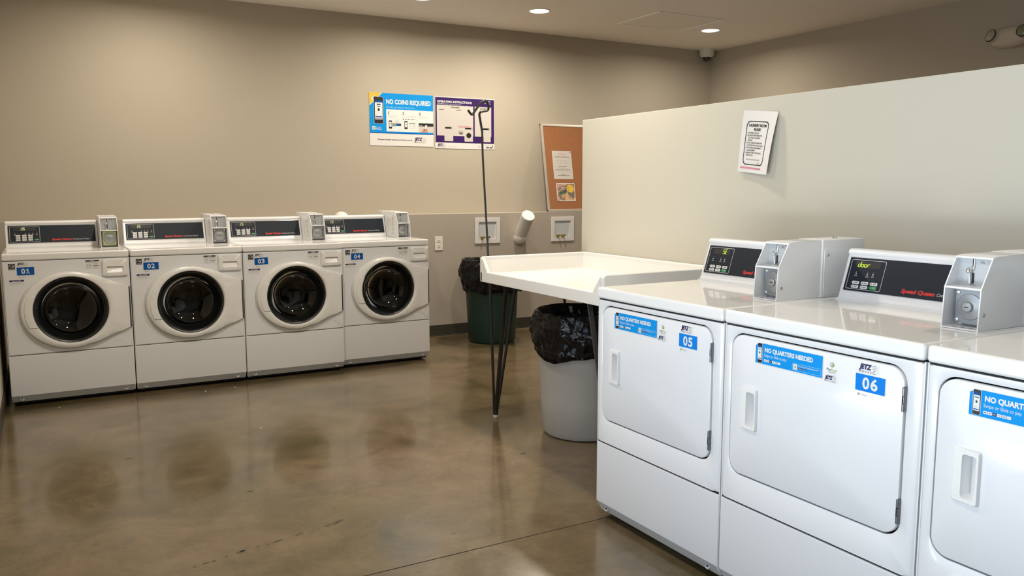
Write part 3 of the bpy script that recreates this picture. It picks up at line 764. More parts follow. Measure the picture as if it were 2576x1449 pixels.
def dryer(k, label, num, dig, xs, dx_num):
    w = thing('clothes_dryer', label, 'dryer', (1.8765, 2.6223-k*.6956, .0), -pi/2, 'dryers in front of the partition'); w.scale = (1.011, 1, 1)
    part('cabinet', 'shell', f_shell, w); part('front_panel', 'dpanel', f_dpanel, w); part('worktop', 'worktop', f_worktop, w)
    lp = part('lower_panel', 'lower', f_lower, w)
    for q, x in enumerate((.055, MW-.055)): part('screw', 'screw%d' % q, f_screw(x), lp)
    d = part('door', 'ddoor', f_ddoor, w)
    part('handle', 'dhandle', f_dhandle, d, 'white recessed scoop handle')
    part('hinge', 'dh1', f_dhinge(.752, .816), d); part('hinge', 'dh2', f_dhinge(.455, .521), d)
    part('payment_sticker', 'pay%.3f' % xs, f_pay(xs, .788), d, 'blue sticker with a phone and white lettering'); part('logo_sticker', 'logo%.3f' % xs, f_logos(xs+.252, .785), d)
    part('number_sticker', key(), f_dnum(num, dx_num, .780), d, 'blue sticker with white numerals')
    c = part('control_console', 'console', f_console, w)
    part('control_panel', 'overlay', f_overlay, c, 'glossy black control panel'); part('display_frame', 'dframe', f_frame(.133), c)
    for r in range(2):
        for q in range(3):
            if (r, q) == (1, 2): part('start_button', 'dstart', f_button(PL+.1005, PB+PH*.085, .0265, .0115, 'button_green'), c, 'green start button')
            else: part('button', 'db%d%d' % (r, q), f_button(PL+.0305+q*.035, PB+PH*(.205-.12*r), .026, .0105, 'plastic_white'), c)
    part('display_digits', 'dd'+dig, f_digits(dig, PL+(.036 if dig == 'door' else .082), .0085, .019, 'digit'), c)
    part('lettering', 'dbrand', f_brand(PL+.216, .116, 'Dryer', .10), c)
    coin_box(w, 'zinc_plate', False)
    return w
dryer(0, 'white clothes dryer numbered 05, beside the folding table', '05', 'SE', .113, .4765)
dryer(1, 'white clothes dryer numbered 06 with door on its display', '06', 'door', .135, .490)
dryer(2, 'white clothes dryer cut off by the right edge of the photo, nearest the camera', '07', 'door', .112, .490)

# ------------------------------------------------------------------ folding table
TX0, TX1, TY0, TY1 = 2.130, XP-.003, 2.935, 4.122
ZU, ZF, ZS, ZT = .793, .857, .846, .938
t = thing('folding_table', 'white laundry folding table with raised rim against the partition', 'table', ((TX0+TX1)/2, (TY0+TY1)/2, 0))
def f_top(mb):
    ox, oy = (TX0+TX1)/2, (TY0+TY1)/2; X0, X1, Y0, Y1 = TX0-ox, TX1-ox, TY0-oy, TY1-oy; th = .030
    mb.box(X0+.008, X1-.001, Y0+.003, Y1-.003, ZU+.001, ZS, 'table_white', .003)
    mb.prism([(X0, ZU+.004), (X0, ZF-.006), (X0+.004, ZF), (X0+.016, ZF), (X0+.034, ZS-.001), (X0+.034, ZU+.01)], 'y', Y0+.01, Y1-.01, 'table_white', .002)
    def rim(a, b):                                    # end rim seen from the side: slopes down at the front
        mb.prism([(X0, ZU+.002), (X0, ZT-.012), (X0+.012, ZT), (X1, ZT), (X1, ZU+.002)], 'y', a, b, 'table_white', .006, 3)
    rim(Y1-th, Y1); rim(Y0, Y0+th)
    for y, s_ in ((Y1-th, -1), (Y0+th, 1)):          # sloped inner corners between front edge and end rims
        mb.prism([(y, ZT-.008), (y+s_*.055, ZF-.001), (y+s_*.055, ZU+.02), (y, ZU+.02)], 'x', X0+.0005, X0+.022, 'table_white', .002)
        mb.prism([(y, ZT-.02), (y+s_*.014, ZS), (y, ZS-.01)], 'x', X0+.01, X1-th, 'table_white')
    mb.box(X1-th, X1, Y0+.002, Y1-.002, ZU+.002, ZT, 'table_white', .006, 3)
    mb.prism([(X1-th, ZT-.02), (X1-th-.014, ZS), (X1-th, ZS-.01)], 'y', Y0+.02, Y1-.02, 'table_white')
part('tabletop', key(), f_top, t)
def f_leg(fx, fy, sx, sy):
    ox, oy = (TX0+TX1)/2, (TY0+TY1)/2
    def f(mb):
        z = .022; p = lambda x, y, zz: (x-ox, y-oy, zz)
        mb.tube([p(fx-sx*.006, fy, z), p(fx-sx*.034, fy-sy*.004, ZU+.01)], .0085, 'black_rod', 8)
        mb.tube([p(fx+sx*.004, fy, z), p(fx-sx*.02, fy-sy*.17, ZU+.01)], .0135, 'black_rod', 8, .008)
        mb.tube([p(fx+sx*.010, fy+sy*.003, z), p(fx+sx*.140, fy-sy*.006, ZU+.01)], .0085, 'black_rod', 8)
        mb.prism([(fx-sx*.04-ox, fy-oy), (fx+sx*.16-ox, fy-oy), (fx+sx*.16-ox, fy-sy*.04-oy), (fx+sx*.02-ox, fy-sy*.20-oy), (fx-sx*.04-ox, fy-sy*.20-oy)], 'z', ZU-.004, ZU+.001, 'black_rod')
        mb.lathe([(.012, .014), (.016, .03), (.010, .05)], 'black_rod', 14, Matrix.Translation(p(fx+sx*.003, fy, 0)))
    return f
for fx, sx in ((2.212, 1), (TX1-.05, -1)):
    for fy, sy in ((4.095, 1), (2.965, -1)):
        L = part('leg', key(), f_leg(fx, fy, sx, sy), t, 'black three-rod leg tapering to a foot')
        part('foot_cap', key(), lambda mb, x=fx+sx*.003-(TX0+TX1)/2, y=fy-(TY0+TY1)/2: mb.lathe([(.013, 0), (.0155, .004), (.0145, .016), (.010, .02)], 'foot_white', 16, Matrix.Translation((x, y, 0))), L, 'white plastic foot')
# hanging pole clamped to the far side of the table
HK = [(2.163, 1.493), (2.160, 1.631), (2.147, 1.700), (2.143, 1.725), (2.152, 1.740), (2.182, 1.746), (2.198, 1.754), (2.199, 1.775), (2.189, 1.796), (2.175, 1.802), (2.151, 1.791), (2.116, 1.750), (2.098, 1.727), (2.088, 1.722), (2.076, 1.731), (2.064, 1.745)]
pole = thing('hanging_pole', 'tall thin black hanging pole rising behind the folding table, hooked at the top', 'hanging pole', (2.195, 4.140, .79))
def f_pole(mb):
    path = [Vector((2.199, 4.140, .80)), Vector((2.194, 4.140, .945)), Vector((2.178, 4.140, 1.22))] + [Vector((x, 4.140, z)) for x, z in HK[:2]]
    mb.tube([p-Vector((2.195, 4.140, .79)) for p in smooth_path(path, 6)], .0058, 'black_rod', 12)
part('rod', key(), f_pole, pole)
part('hook', key(), lambda mb: mb.tube([p-Vector((2.195, 4.140, .79)) for p in smooth_path([(x, 4.140-.02*max(0, (i-5)/10), z) for i, (x, z) in enumerate(HK[1:])], 5)], .0066, 'black_rod', 12), pole, 'bent double hook of black rod')
part('clamp', key(), lambda mb: (mb.box(-.02, .03, -.017, -.010, .02, .09, 'black_rod', .002), mb.box(-.012, .016, -.012, .014, .03, .08, 'black_rod', .003)), pole)

# ------------------------------------------------------------------ trash cans and bags
def f_can(R0, R1, H, m):
    def f(mb):
        mb.lathe([(.001, .004), (R0-.03, .0), (R0-.012, .006), (R0, .03), (R0+.3*(R1-R0), H*.3), (R1, H-.05), (R1+.004, H-.045), (R1+.012, H-.035), (R1+.016, H-.02), (R1+.014, H), (R1, H),
                  (R1-.008, H-.03), (R0-.008, .05), (.001, .045)], m, 56, None, False)
    return f
def f_bag(R1, H, drop, seed, puff):
    def f(mb):
        N, prof = 150, []
        prof = [(R1-.05, H-.30, 0), (R1-.03, H-.2, .6), (R1-.022, H-.1, .8), (R1-.012, H-.03, .6), (R1-.002, H+.006, .35), (R1+.010, H+.017, .35), (R1+.024, H+.012, .5)]
        K = 16
        for k in range(1, K+1):
            t = k/K; prof.append((R1+.024+puff*sin(pi*min(1, t*1.12))*.9-.004*t, H+.012-drop*t, .6+.5*t))
        prof += [(R1+.018, H+.010-drop, .5), (R1+.016, H+.03-drop, .2)]
        rings = []
        for i, (r, z, a) in enumerate(prof):
            ring = []
            for j in range(N):
                th = 2*pi*j/N; d = Vector((cos(th)*2.6+seed, sin(th)*2.6, z*7))
                n1 = noise.noise(d*1.2); n2 = abs(noise.noise(d*2.7+Vector((5, 1, 2)))); n3 = abs(noise.noise(Vector((cos(th)*9+seed, sin(th)*9, z*3))))
                rr = r + a*(.020*n1 + .030*n2 - .012 + .014*n3 - .005) * (1 if i > 4 else .8)
                if i > 4: rr = max(rr, R1+.019 if i > 5 else R1+.004)
                hem = .05*noise.noise(Vector((cos(th)*1.3+seed, sin(th)*1.3, 3))) + .012*noise.noise(Vector((cos(th)*6, sin(th)*6, seed)))
                zz = z + (hem*min(1, max(0, (i-7)/14)) if i > 6 else .02*noise.noise(d*.9)*a)
                ring.append((rr*cos(th), rr*sin(th), zz))
            rings.append(ring)
        mb.strip(rings, 'bag')
    return f
c1 = solo('trash_can', 'light grey round trash can under the folding table', 'trash can', f_can(.225, .250, .655, 'can_grey'), (2.505, 3.625, 0))
c2 = solo('trash_can', 'dark green round trash can by the back wall behind the folding table', 'trash can', f_can(.205, .235, .70, 'can_green'), (3.352, 6.262, 0))
solo('trash_bag', 'shiny black bin bag folded over the light grey trash can', 'trash bag', f_bag(.250, .655, .235, 1.3, .022), (2.505, 3.625, 0))
solo('trash_bag', 'black bin bag folded over the dark green trash can', 'trash bag', f_bag(.235, .70, .27, 8.1, .030), (3.352, 6.262, 0))

# ------------------------------------------------------------------ things on the back wall
def f_poster1(mb):
    w, h = .601, .454
    mb.box(0, w, -.004, 0, 0, h, 'paper'); sh = Sheet(mb, (0, -.0042, 0), (w, 0, 0), (0, 0, h), (0, -1, 0))
    sh.poly([(0, .255), (1, .255), (1, 1), (.20, 1), (0, .75)], 'sky_blue', 1); sh.poly([(0, .765), (.188, 1), (0, 1)], 'print_yellow', 1)
    sh.poly([(.055, .83), (.10, .93), (.085, .95), (.025, .90)], 'print_tan', 2)
    sh.rect(0, .235, 1, .255, 'print_blue', 1)
    sh.rr(.066, .415, .213, .925, .02, 'print_light', 2); sh.rr(.07, .42, .209, .92, .018, 'print_black', 3); sh.rect(.082, .49, .198, .845, 'print_white', 4)
    sh.rect(.082, .815, .198, .845, 'print_blue', 5); sh.rect(.11, .765, .17, .79, 'print_blue', 5); sh.rect(.115, .735, .165, .75, 'print_black', 5); sh.disc(.14, .68, .018, 'print_black', 5, 16, 1.5)
    sh.rect(.115, .60, .165, .607, 'print_light', 5); sh.rect(.09, .535, .19, .556, 'print_blue', 5); sh.rect(.082, .49, .198, .52, 'print_grey', 5)
    sh.text('NO COINS REQUIRED', .257, .800, .083, 'print_white', 2, w=.705, bold=.035); sh.text("Pay with your phone. Here's how:", .257, .722, .036, 'pale_blue', 2, w=.445)
    sh.rect(.255, .275, 1, .695, 'print_white', 2)
    for x in (.490, .748): sh.rect(x, .285, x+.0025, .655, 'print_light', 3)
    for n, x in (('1', .283), ('2', .508), ('3', .768)): sh.text(n, x, .606, .050, 'print_black', 3, w=.026, bold=.02) if n != '1' else one(sh, x, .606, .022, .050, 'print_black', 3)
    for x0, x1 in ((.283, .44), (.508, .73), (.768, .95)): sh.lines(x0, x1, (.575, .547), .010, 'print_light', 3, .25)
    for k, m in enumerate(('print_blue', 'print_red', 'print_navy', 'print_grey', 'print_black', 'print_light')): sh.rect(.512+k*.037, .512, .512+k*.037+.022, .527, m, 3)
    for x in (.292, .535): sh.rr(x, .33, x+.05, .485, .010, 'print_black', 3); sh.rect(x+.008, .365, x+.042, .46, 'print_white', 4); sh.disc(x+.025, .42, .008, 'print_black', 5, 10)
    sh.rect(.352, .385, .482, .43, 'print_black', 3); sh.rect(.36, .395, .41, .42, 'print_grey', 4); sh.rect(.415, .395, .475, .42, 'print_blue', 4); sh.poly([(.345, .365), (.47, .385), (.352, .385)], 'pale_blue', 3)
    sh.disc(.415, .488, .014, 'print_grey', 3, 8, 1.3); sh.disc(.415, .488, .009, 'print_white', 4, 8, 1.3); sh.text('PayRange', .415, .452, .016, 'print_grey', 3, w=.075, align='c')
    sh.rect(.61, .35, .712, .455, 'print_light', 3); sh.rect(.612, .43, .71, .455, 'print_grey', 4); sh.rect(.615, .355, .707, .427, 'print_white', 4); sh.disc(.64, .39, .008, 'print_light', 5, 8); sh.disc(.685, .39, .010, 'print_grey', 5, 8)
    sh.rect(.763, .395, 1, .455, 'print_black', 3); sh.rect(.763, .28, 1, .395, 'paper_grey', 3); sh.rect(.775, .405, .815, .415, 'print_light', 4)
    sh.poly([(.80, .277), (.845, .36), (.87, .40), (.90, .33), (.91, .277)], 'print_skin', 4); sh.poly([(.845, .315), (.89, .33), (.905, .435), (.862, .425)], 'print_black', 5); sh.poly([(.852, .33), (.886, .34), (.899, .425), (.866, .415)], 'print_white', 6)
    sh.rr(.035, .30, .085, .365, .01, 'print_white', 2); sh.disc(.06, .332, .017, 'print_grey', 3, 6, 1.3); sh.disc(.064, .33, .009, 'print_green', 4, 8, 1.3)
    sh.text('Download', .093, .338, .020, 'print_white', 2, w=.08); sh.text('PayRange', .093, .305, .022, 'print_white', 2, w=.085, bold=.03)
    sh.text('The best in laundry experience brought to you by', .115, .108, .025, 'print_black', 2, w=.54, bold=.02)
    j = Sheet(mb, (.69*w, -.0042, .07*h), (1, 0, 0), (0, 0, 1), (0, -1, 0)); jetz(j, 0, 0, .125)
solo('poster', 'blue NO COINS REQUIRED poster with a yellow corner on the back wall', 'poster', f_poster1, (2.515, YB-.0005, 1.692))
def f_poster2(mb):
    w, h = .608, .464
    mb.box(0, w, -.004, 0, 0, h, 'paper'); sh = Sheet(mb, (0, -.0042, 0), (w, 0, 0), (0, 0, h), (0, -1, 0))
    sh.rect(.006, .115, .994, .985, 'print_purple', 1)
    sh.text('OPERATING INSTRUCTIONS', .035, .885, .040, 'print_white', 2, w=.575, bold=.03); sh.lines(.04, .44, (.858,), .007, 'print_light', 2, .05); sh.lines(.04, .58, (.838,), .004, 'print_light', 2, .05)
    sh.lines(.88, .95, (.95, .925, .90), .008, 'print_light', 2, .3); sh.lines(.83, .86, (.905,), .008, 'print_light', 2, .3)
    for pts in ([(.03, .25), (.15, .25), (.15, .145), (.295, .145), (.295, .25), (.485, .25), (.485, .145), (.627, .145), (.627, .25), (.635, .25), (.635, .835), (.03, .835)],
                [(.66, .25), (.81, .25), (.81, .145), (.935, .145), (.935, .25), (.945, .25), (.945, .835), (.66, .835)]): sh.poly(pts, 'paper_grey', 2)
    sh.text('WASHERS', .33, .785, .030, 'print_black', 3, w=.145, bold=.02, align='c'); sh.text('DRYERS', .81, .785, .030, 'print_black', 3, w=.115, bold=.02, align='c')
    for x, y in ((.068, .745), (.352, .745)): sh.rect(x, y, x+.08, y+.010, 'print_black', 3)
    for x0, x1 in ((.075, .30), (.36, .60), (.70, .92)):
        ys = [.715-.0285*k for k in range(12 if x0 > .3 else 9)]; sh.lines(x0, x1, ys, .006, 'print_light', 3, .4)
    sh.lines(.38, .62, (.44, .415), .007, 'print_pink', 4, .3)
    for x, d in ((.163, 0), (.495, 1), (.80, 0)):
        sh.rect(x, .385, x+.102, .42, 'print_black', 3); sh.rect(x+.106, .375, x+.13, .425, 'print_grey', 3); sh.rect(x+.11, .385, x+.122, .415, 'print_light', 4)
        if d: sh.disc(x+.062, .265, .044, 'print_grey', 3, 28, 1.25); sh.disc(x+.062, .265, .040, 'print_black', 4, 28, 1.25)
    sh.disc(.425, .315, .036, 'print_black', 3, 24, 1.1); sh.disc(.425, .315, .030, 'paper_grey', 4, 24, 1.1); sh.text('he', .425, .295, .035, 'print_black', 5, w=.045, bold=.05, shear=.25, align='c')
    j = Sheet(mb, (.035*w, -.0042, .022*h), (1, 0, 0), (0, 0, 1), (0, -1, 0)); jetz(j, 0, 0, .088)
    sh.lines(.21, .37, (.045,), .007, 'print_light', 2, .1); sh.lines(.72, .76, (.06, .04), .006, 'print_pink', 2, .1); sh.lines(.845, .90, (.075, .055), .008, 'print_light', 2, .1)
    sh.disc(.965, .07, .010, 'print_black', 2, 12, 1.3); sh.rect(.855, .025, .905, .045, 'print_black', 2); sh.rect(.915, .025, .965, .045, 'print_black', 2)
solo('poster', 'purple OPERATING INSTRUCTIONS poster on the back wall behind the hanging pole', 'poster', f_poster2, (3.134, YB-.0005, 1.681))

# cork board leaning on the ledge
BW, BH = .90, .858
lean = atan2(6.905-6.75, 1.94-1.098)
cb = thing('cork_board', 'cork notice board in an aluminium frame leaning on the wall ledge', 'notice board', (4.236, 6.752, ZLEDGE+.002)); cb.rotation_euler = (-lean, 0, 0)
part('cork', key(), lambda mb: mb.box(.015, BW-.015, -.001, .004, .015, BH-.015, 'cork'), cb, 'brown cork face')
def f_cbf(mb):
    for x in (0, BW-.022): mb.box(x, x+.022, -.006, .010, .0, BH, 'alu', .002)
    for z in (0, BH-.022): mb.box(.02, BW-.02, -.006, .010, z, z+.022, 'alu', .002)
    mb.box(.004, BW-.004, .006, .014, .004, BH-.004, 'board_back')
    for x in (-.002, BW-.018):
        for z in (-.002, BH-.016): mb.box(x, x+.020, -.001, .0145, z, z+.018, 'board_back', .002)
part('frame', key(), f_cbf, cb, 'aluminium frame with dark corners')
cbM = Matrix.Translation(cb.location) @ Matrix.Rotation(-lean, 4, 'X')
def on_board(name, label, cat, fn, x, z):
    o = part(name, key(), fn, None); o.matrix_world = cbM @ Matrix.Translation((x, -.0015, z)); return tag(o, label, cat)
def f_notice(mb):
    w, h = .220, .276; mb.box(0, w, -.0008, 0, 0, h, 'paper'); sh = Sheet(mb, (0, -.001, 0), (w, 0, 0), (0, 0, h), (0, -1, 0))
    sh.rect(.02, .015, .98, .985, 'paper_grey', 1)
    sh.text('NOTICE', .5, .855, .055, 'print_pink', 2, w=.36, align='c'); sh.text('WE ARE NOT RESPONSIBLE FOR', .5, .775, .024, 'print_black', 2, w=.74, bold=.04, align='c')
    for y, a, m in ((.705, .52, 'print_light'), (.64, .60, 'print_grey'), (.57, .70, 'print_grey'), (.505, .82, 'print_light'), (.445, .42, 'print_black'), (.385, .58, 'print_grey'), (.32, .80, 'print_black'), (.275, .74, 'print_light'), (.165, .20, 'print_black'), (.115, .62, 'print_black')):
        sh.lines(.5-a/2, .5+a/2, (y,), .014, m, 2, .03, True)
on_board('notice_sheet', 'white NOTICE sheet pinned to the cork board', 'notice', f_notice, 4.338-4.236, .318)
def f_card(mb):
    w, h = .212, .178; mb.box(0, w, -.0008, 0, 0, h, 'paper'); sh = Sheet(mb, (0, -.001, 0), (w, 0, 0), (0, 0, h), (0, -1, 0))
    sh.rect(.035, .045, .965, .955, 'art', 1); sh.disc(.73, .70, .20, 'art_yellow', 2, 28, 1.1)
    for y, s_, wd in ((.78, 'every day be', .42), (.68, 'a flower', .32), (.585, 'that will', .26), (.50, 'blossom', .24)): sh.text(s_, .55, y, .045, 'print_purple', 3, w=wd, align='c', shear=.25)
on_board('greeting_card', 'small square card of green and yellow flowers pinned below the notice sheet', 'card', f_card, 4.352-4.236, .100)
def f_pin(mb): mb.lathe([(.0012, -.004), (.0012, .003), (.004, .004), (.003, .009), (.005, .012), (.001, .013)], 'steel', 12, Matrix.Rotation(pi/2, 4, 'X'))
on_board('push_pin', 'steel push pin in the top corner of the NOTICE sheet', 'push pin', f_pin, .308, .588)
on_board('push_pin', 'steel push pin in the bottom left corner of the flower card', 'push pin', f_pin, .124, .106)

# washer supply boxes, outlet, vent pipes
def supply_box(label, x, z):
    r = thing('supply_box', label, 'water supply box', (x, YLOW, z), 0, 'recessed water supply boxes in the lower wall'); w, h = .260, .234; a = .036
    def f(mb):
        mb.box(0, w, -.009, 0, h-a, h, 'box_white', .002); mb.box(0, w, -.009, 0, 0, a, 'box_white', .002); mb.box(0, a, -.009, 0, a-.002, h-a+.002, 'box_white', .002); mb.box(w-a, w, -.009, 0, a-.002, h-a+.002, 'box_white', .002)
        mb.frame = None
    part('frame', 'sb_frame', f, r)
    def g(mb):
        d = .0015; mb.box(a, w-a, -d, -d+.001, a, h-a, 'box_inner')
        for q in ((a, a+.003, a, h-a), (w-a-.003, w-a, a, h-a)): mb.box(q[0], q[1], -.009, -d, q[2], q[3], 'box_inner')
        mb.prism([(w-a-.003, a), (w-a-.003, h-a), (w-a-.03, a)], 'y', -.004, -d, 'box_white')
        mb.box(a, w-a, -.009, -d, h-a-.003, h-a, 'box_inner'); mb.box(a, w-a, -.009, -d, a, a+.003, 'box_white')
    part('back_panel', 'sb_back', g, r)
    for k, vx in enumerate((.075, .130)):
        def v(mb, vx=vx):
            mb.cyl((vx, -.006, a), (vx, -.006, a+.026), .0085, 'brass', 14); mb.cyl((vx, -.006, a+.018), (vx+.004, -.034, a+.022), .0095, 'brass', 14)
            mb.cyl((vx+.004, -.0345, a+.022), (vx+.004, -.035, a+.022), .005, 'gap', 12); mb.box(vx-.016, vx-.010, -.012, .0, a, a+.032, 'brass', .002)
        part('valve', 'sb_v%d' % k, v, r, 'brass hose valve')
supply_box('white water supply box with brass valves directly behind the hanging pole', 3.418, .817)
supply_box('white water supply box with brass valves below the cork board', 4.240, .812)
def outlet(label, x, z):
    r = thing('wall_outlet', label, 'outlet', (x, YLOW, z), 0)
    part('cover_plate', 'op', lambda mb: mb.box(0, .078, -.006, 0, 0, .124, 'plate_white', .003), r)
    for k, zz in enumerate((.040, .084)):
        def f(mb, zz=zz):
            mb.prism(rrect(.023, .055, zz-.013, zz+.013, .010, 5), 'y', -.0085, -.005, 'plate_white', .001)
            for dx in (-.007, .007): mb.box(.039+dx-.0016, .039+dx+.0016, -.0091, -.0084, zz+.001, zz+.009, 'gap')
            mb.cyl((.039, -.0084, zz-.006), (.039, -.0092, zz-.006), .0028, 'gap', 10)
        part('receptacle', 'or%d' % k, f, r)
outlet('white duplex wall outlet between washer 04 and the dark green trash can', 3.018, .770)
outlet('wall outlet peeking out behind the worktop of washer 04', 2.775, .766)
vp = thing('vent_pipe', 'white capped pipe sticking up out of the lower wall beside a supply box', 'pipe', (3.886, YLOW, .905))
PA, PBp = Vector((0, -.012, 0)), Vector((-.022, -.205, .165))
part('pipe', key(), lambda mb: (mb.tube(smooth_path([(0, .0, -.055), (0, -.03, -.045), tuple(PA+Vector((0, -.035, .0))), tuple(PBp)], 6), .058, 'pvc', 28), mb.cyl(tuple(PBp*.82+PA*.18), tuple(PBp*1.0), .0615, 'pvc', 28)), vp)
part('pipe_cap', key(), lambda mb: mb.cyl(tuple(PBp), tuple(PBp+(PBp-PA).normalized()*.006), .060, 'pvc_cap', 28, .058), vp)
vp2 = thing('vent_pipe', 'white capped pipe just showing above the console of washer 04', 'pipe', (2.19, YLOW, .94))
part('pipe', key(), lambda mb: mb.tube(smooth_path([(0, .0, -.055), (0, -.02, -.03), (0, -.03, .04), (0, .02, .12)], 6), .052, 'pvc', 24), vp2)
part('pipe_cap', key(), lambda mb: mb.ball((0, .06, .136), .060, 'pvc_cap', 24, .85), vp2)

# ------------------------------------------------------------------ rules sheet on the partition
def f_rules(mb):
    C = [(2.838, 2.864, 1.396), (2.818, 2.668, 1.376), (2.840, 2.629, 1.6515), (2.8465, 2.842, 1.675)]
    C = [Vector(c) for c in C]
    def P(x, y):
        p = (C[0]*(1-x)+C[1]*x)*(1-y) + (C[3]*(1-x)+C[2]*x)*y
        p = p + Vector((-.010*sin(pi*y)*(.3+.7*x)*.5 + .006*sin(pi*x), 0, 0)); return p
    n = Vector((-1, .1, -.05)).normalized(); N = 14
    for s_, l in ((0, 0), (1, 0)):
        vs = [tuple(P(i/N, j/N) - n*.0006*s_) for j in range(N+1) for i in range(N+1)]
        mb.add(vs, [(j*(N+1)+i, j*(N+1)+i+1, (j+1)*(N+1)+i+1, (j+1)*(N+1)+i) for j in range(N) for i in range(N)], 'paper')
    sh = Sheet(mb, fn=P, n=n)
    def fr(pts_o, pts_i, m, l): k = len(pts_o); mb.add([sh.pt(*p, l) for p in pts_o+pts_i], [(i, (i+1) % k, k+(i+1) % k, k+i) for i in range(k)], m)
    o = dense(rrect(.135, .80, .125, .835, .085, 6), .04); a = rrect(.135, .80, .125, .835, .085, 6)
    def shrink(p, e): cx, cy = .4675, .48; return (cx+(p[0]-cx)*(1-e/.3325), cy+(p[1]-cy)*(1-e*.8/.355))
    fr(o, [shrink(p, .018) for p in o], 'print_black', 2)
    sh.text('LAUNDRY ROOM', .4675, .745, .042, 'print_black', 3, w=.53, bold=.04, align='c'); sh.text('RULES', .4675, .680, .042, 'print_black', 3, w=.20, bold=.04, align='c')
    for k, (s_, x, w_) in enumerate((('1. FOR RESIDENT USE ONLY', .18, .36), ('2. WE ARE NOT RESPONSIBLE FOR', .18, .46), ('LOST, STOLEN, OR DAMAGED', .215, .38), ('ARTICLES', .215, .14), ('3. DO NOT OVERLOAD THE MACHINES', .18, .50),
                      ('AS CLOTHES WILL NOT BE AS CLEAN', .215, .50), ('4. BE COURTEOUS, PLEASE REMOVE', .18, .49), ('CLOTHES PROMPTLY', .215, .28), ('5. CLEAN LINT TRAP AT END OF EACH', .18, .51), ('DRYING CYCLE', .215, .22))):
        sh.text(s_, x, .632-.0400*k, .024, 'print_black', 3, w=w_, bold=.015)
    sh.text('KEEP AREA CLEAN AND LITTER FREE', .46, .205, .017, 'print_black', 3, w=.44, align='c'); sh.lines(.60, .70, (.17, .155), .006, 'print_grey', 3, .1)
    for i in range(10): sh.rect(.08+.067*i, .062, .08+.067*(i+1), .088, 'print_pink', 2)
    sh.text('DO NOT LEAVE CLOTHES UNATTENDED IN MACHINES', .415, .069, .012, 'print_white', 3, w=.58, align='c')
solo('rules_sheet', 'white LAUNDRY ROOM RULES sheet curling off the partition', 'notice', f_rules)

# ------------------------------------------------------------------ ceiling and right wall fittings
def downlight(x, y, label, bank):
    r = thing('ceiling_light', label, 'ceiling light', (x, y, ZC), 0, 'round recessed ceiling lights')
    part('trim_ring', 'dl_ring', lambda mb: mb.lathe([(.078, 0), (.0955, 0), (.094, -.004), (.082, -.006), (.078, -.003), (.077, 0)], 'trim_white', 40, None, False), r)
    part('lens', 'dl_lens', lambda mb: mb.lathe([(.001, -.0035), (.05, -.0035), (.0785, -.0025), (.0785, -.0002), (.001, -.0002)], 'lens', 40, None, False), r, 'glowing round lens')
    area_light('lamp', (0, 0, -.009), (0, 0, 0), .14, LAMP_W[bank], LAMP_COL, shape='DISK', spread=radians(168), parent=r)
downlight(3.710, 6.067, 'glowing round ceiling light left of the ceiling hatch', 'A')
downlight(5.557, 6.012, 'glowing round ceiling light between the ceiling hatch and the dome camera', 'D')
downlight(2.66, 6.10, 'round ceiling light above the right side of washer 04', 'E')
downlight(.75, 6.1, 'round ceiling light above washer 02', 'E')
downlight(2.42, 3.75, 'round ceiling light above the folding table', 'B')
downlight(.75, 3.9, 'added unseen ceiling light above the open floor between washers and dryers', 'B')  # out-of-view lamp added to brighten the washer fronts
downlight(.75, 1.3, 'added unseen ceiling light above the entrance', 'C')  # second added lamp out of view, lowers the contrast
downlight(3.60, 1.6, 'added unseen ceiling light behind the partition', 'C')  # unseen fixture added for illumination only
def f_hatch(mb):
    q = [(4.604, 6.16), (4.610, 5.592), (5.300, 5.592), (5.306, 6.16)]; c = Vector((4.955, 5.876))
    mb.prism([(p[0]-c.x, p[1]-c.y) for p in q], 'z', -.004, 0, 'hatch_paint')
    x0, x1, y0, y1 = -.352, .352, -.284, .284
    for b in ((x0-.012, x1+.012, y0-.012, y0+.006), (x0-.012, x1+.012, y1-.006, y1+.012), (x0-.012, x0+.006, y0, y1), (x1-.006, x1+.012, y0, y1)): mb.box(*b, -.009, 0, 'trim_white', .002)
solo('access_hatch', 'square painted ceiling access hatch with a thin raised trim', 'access hatch', f_hatch, (4.955, 5.876, ZC))
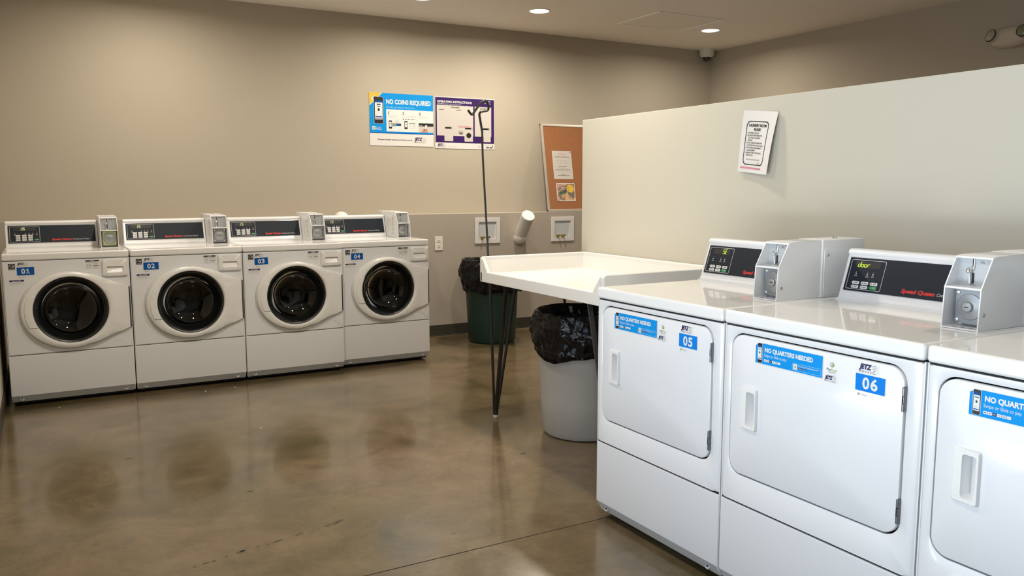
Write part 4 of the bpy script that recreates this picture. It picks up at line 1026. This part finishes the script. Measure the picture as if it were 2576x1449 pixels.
dc = thing('dome_camera', 'small white dome security camera on the ceiling in the room corner', 'security camera', (6.285, 6.845, ZC))
part('housing', key(), lambda mb: mb.lathe([(.080, 0), (.080, -.01), (.076, -.055), (.060, -.080), (.052, -.083), (.001, -.083)], 'camera_white', 36, None, False), dc)
part('lens_dome', key(), lambda mb: mb.lathe([(.050, -.083)]+[(max(.001, .044*cos(a)), -.083-.044*sin(a)) for a in [pi/2*k/8 for k in range(9)]], 'dome_black', 32, None, False), dc, 'dark glossy dome')
em = thing('emergency_light', 'white twin-head emergency light high on the right wall', 'emergency light', (XR, 3.695, 2.442), -pi/2)
def f_emb(mb):
    rings = []
    for t, sx, sz in ((0, .145, .072), (.3, .150, .078), (.7, .135, .066), (.92, .105, .045), (1, .06, .02)):
        rings.append([(sx*math.copysign(abs(cos(a))**.75, cos(a)), -.075*t, sz*math.copysign(abs(sin(a))**.75, sin(a))) for a in [2*pi*k/40 for k in range(40)]])
    mb.strip(rings, 'emergency_body', True, None, True, True)
part('body', key(), f_emb, em)
for sx, m in ((-.105, 'lamp_grey'), (.115, 'lamp_green')):
    def f(mb, sx=sx, m=m):
        R = Matrix.Translation((sx, -.045, .012)) @ Matrix.Rotation(radians(75), 4, 'X') @ Matrix.Rotation(radians(14*(1 if sx > 0 else -1)), 4, 'Y')
        mb.lathe([(.030, -.03), (.044, .0), (.046, .045), (.043, .05)], 'emergency_body', 28, R, False); mb.lathe([(.0435, .047), (.035, .055), (.001, .060)], m, 28, R, False); mb.lathe([(.0465, .040), (.0475, .046), (.043, .051)], 'board_back', 28, R, False)
    part('lamp_head', key(), f, em)
# bits of lint on the floor
for x, y, where in ((1.05, 5.60, 'in front of washer 03'), (.86, 5.58, 'in front of washer 02'), (.02, 5.60, 'in front of washer 01'), (.98, 4.55, 'on the open floor away from the washers')):
    solo('lint_fleck', 'tiny white fleck of lint on the floor '+where, 'lint', lambda mb: mb.ball((0, 0, .002), .006, 'paper', 8, .3), (x, y, 0), random.uniform(0, 3), 'lint flecks on the floor')
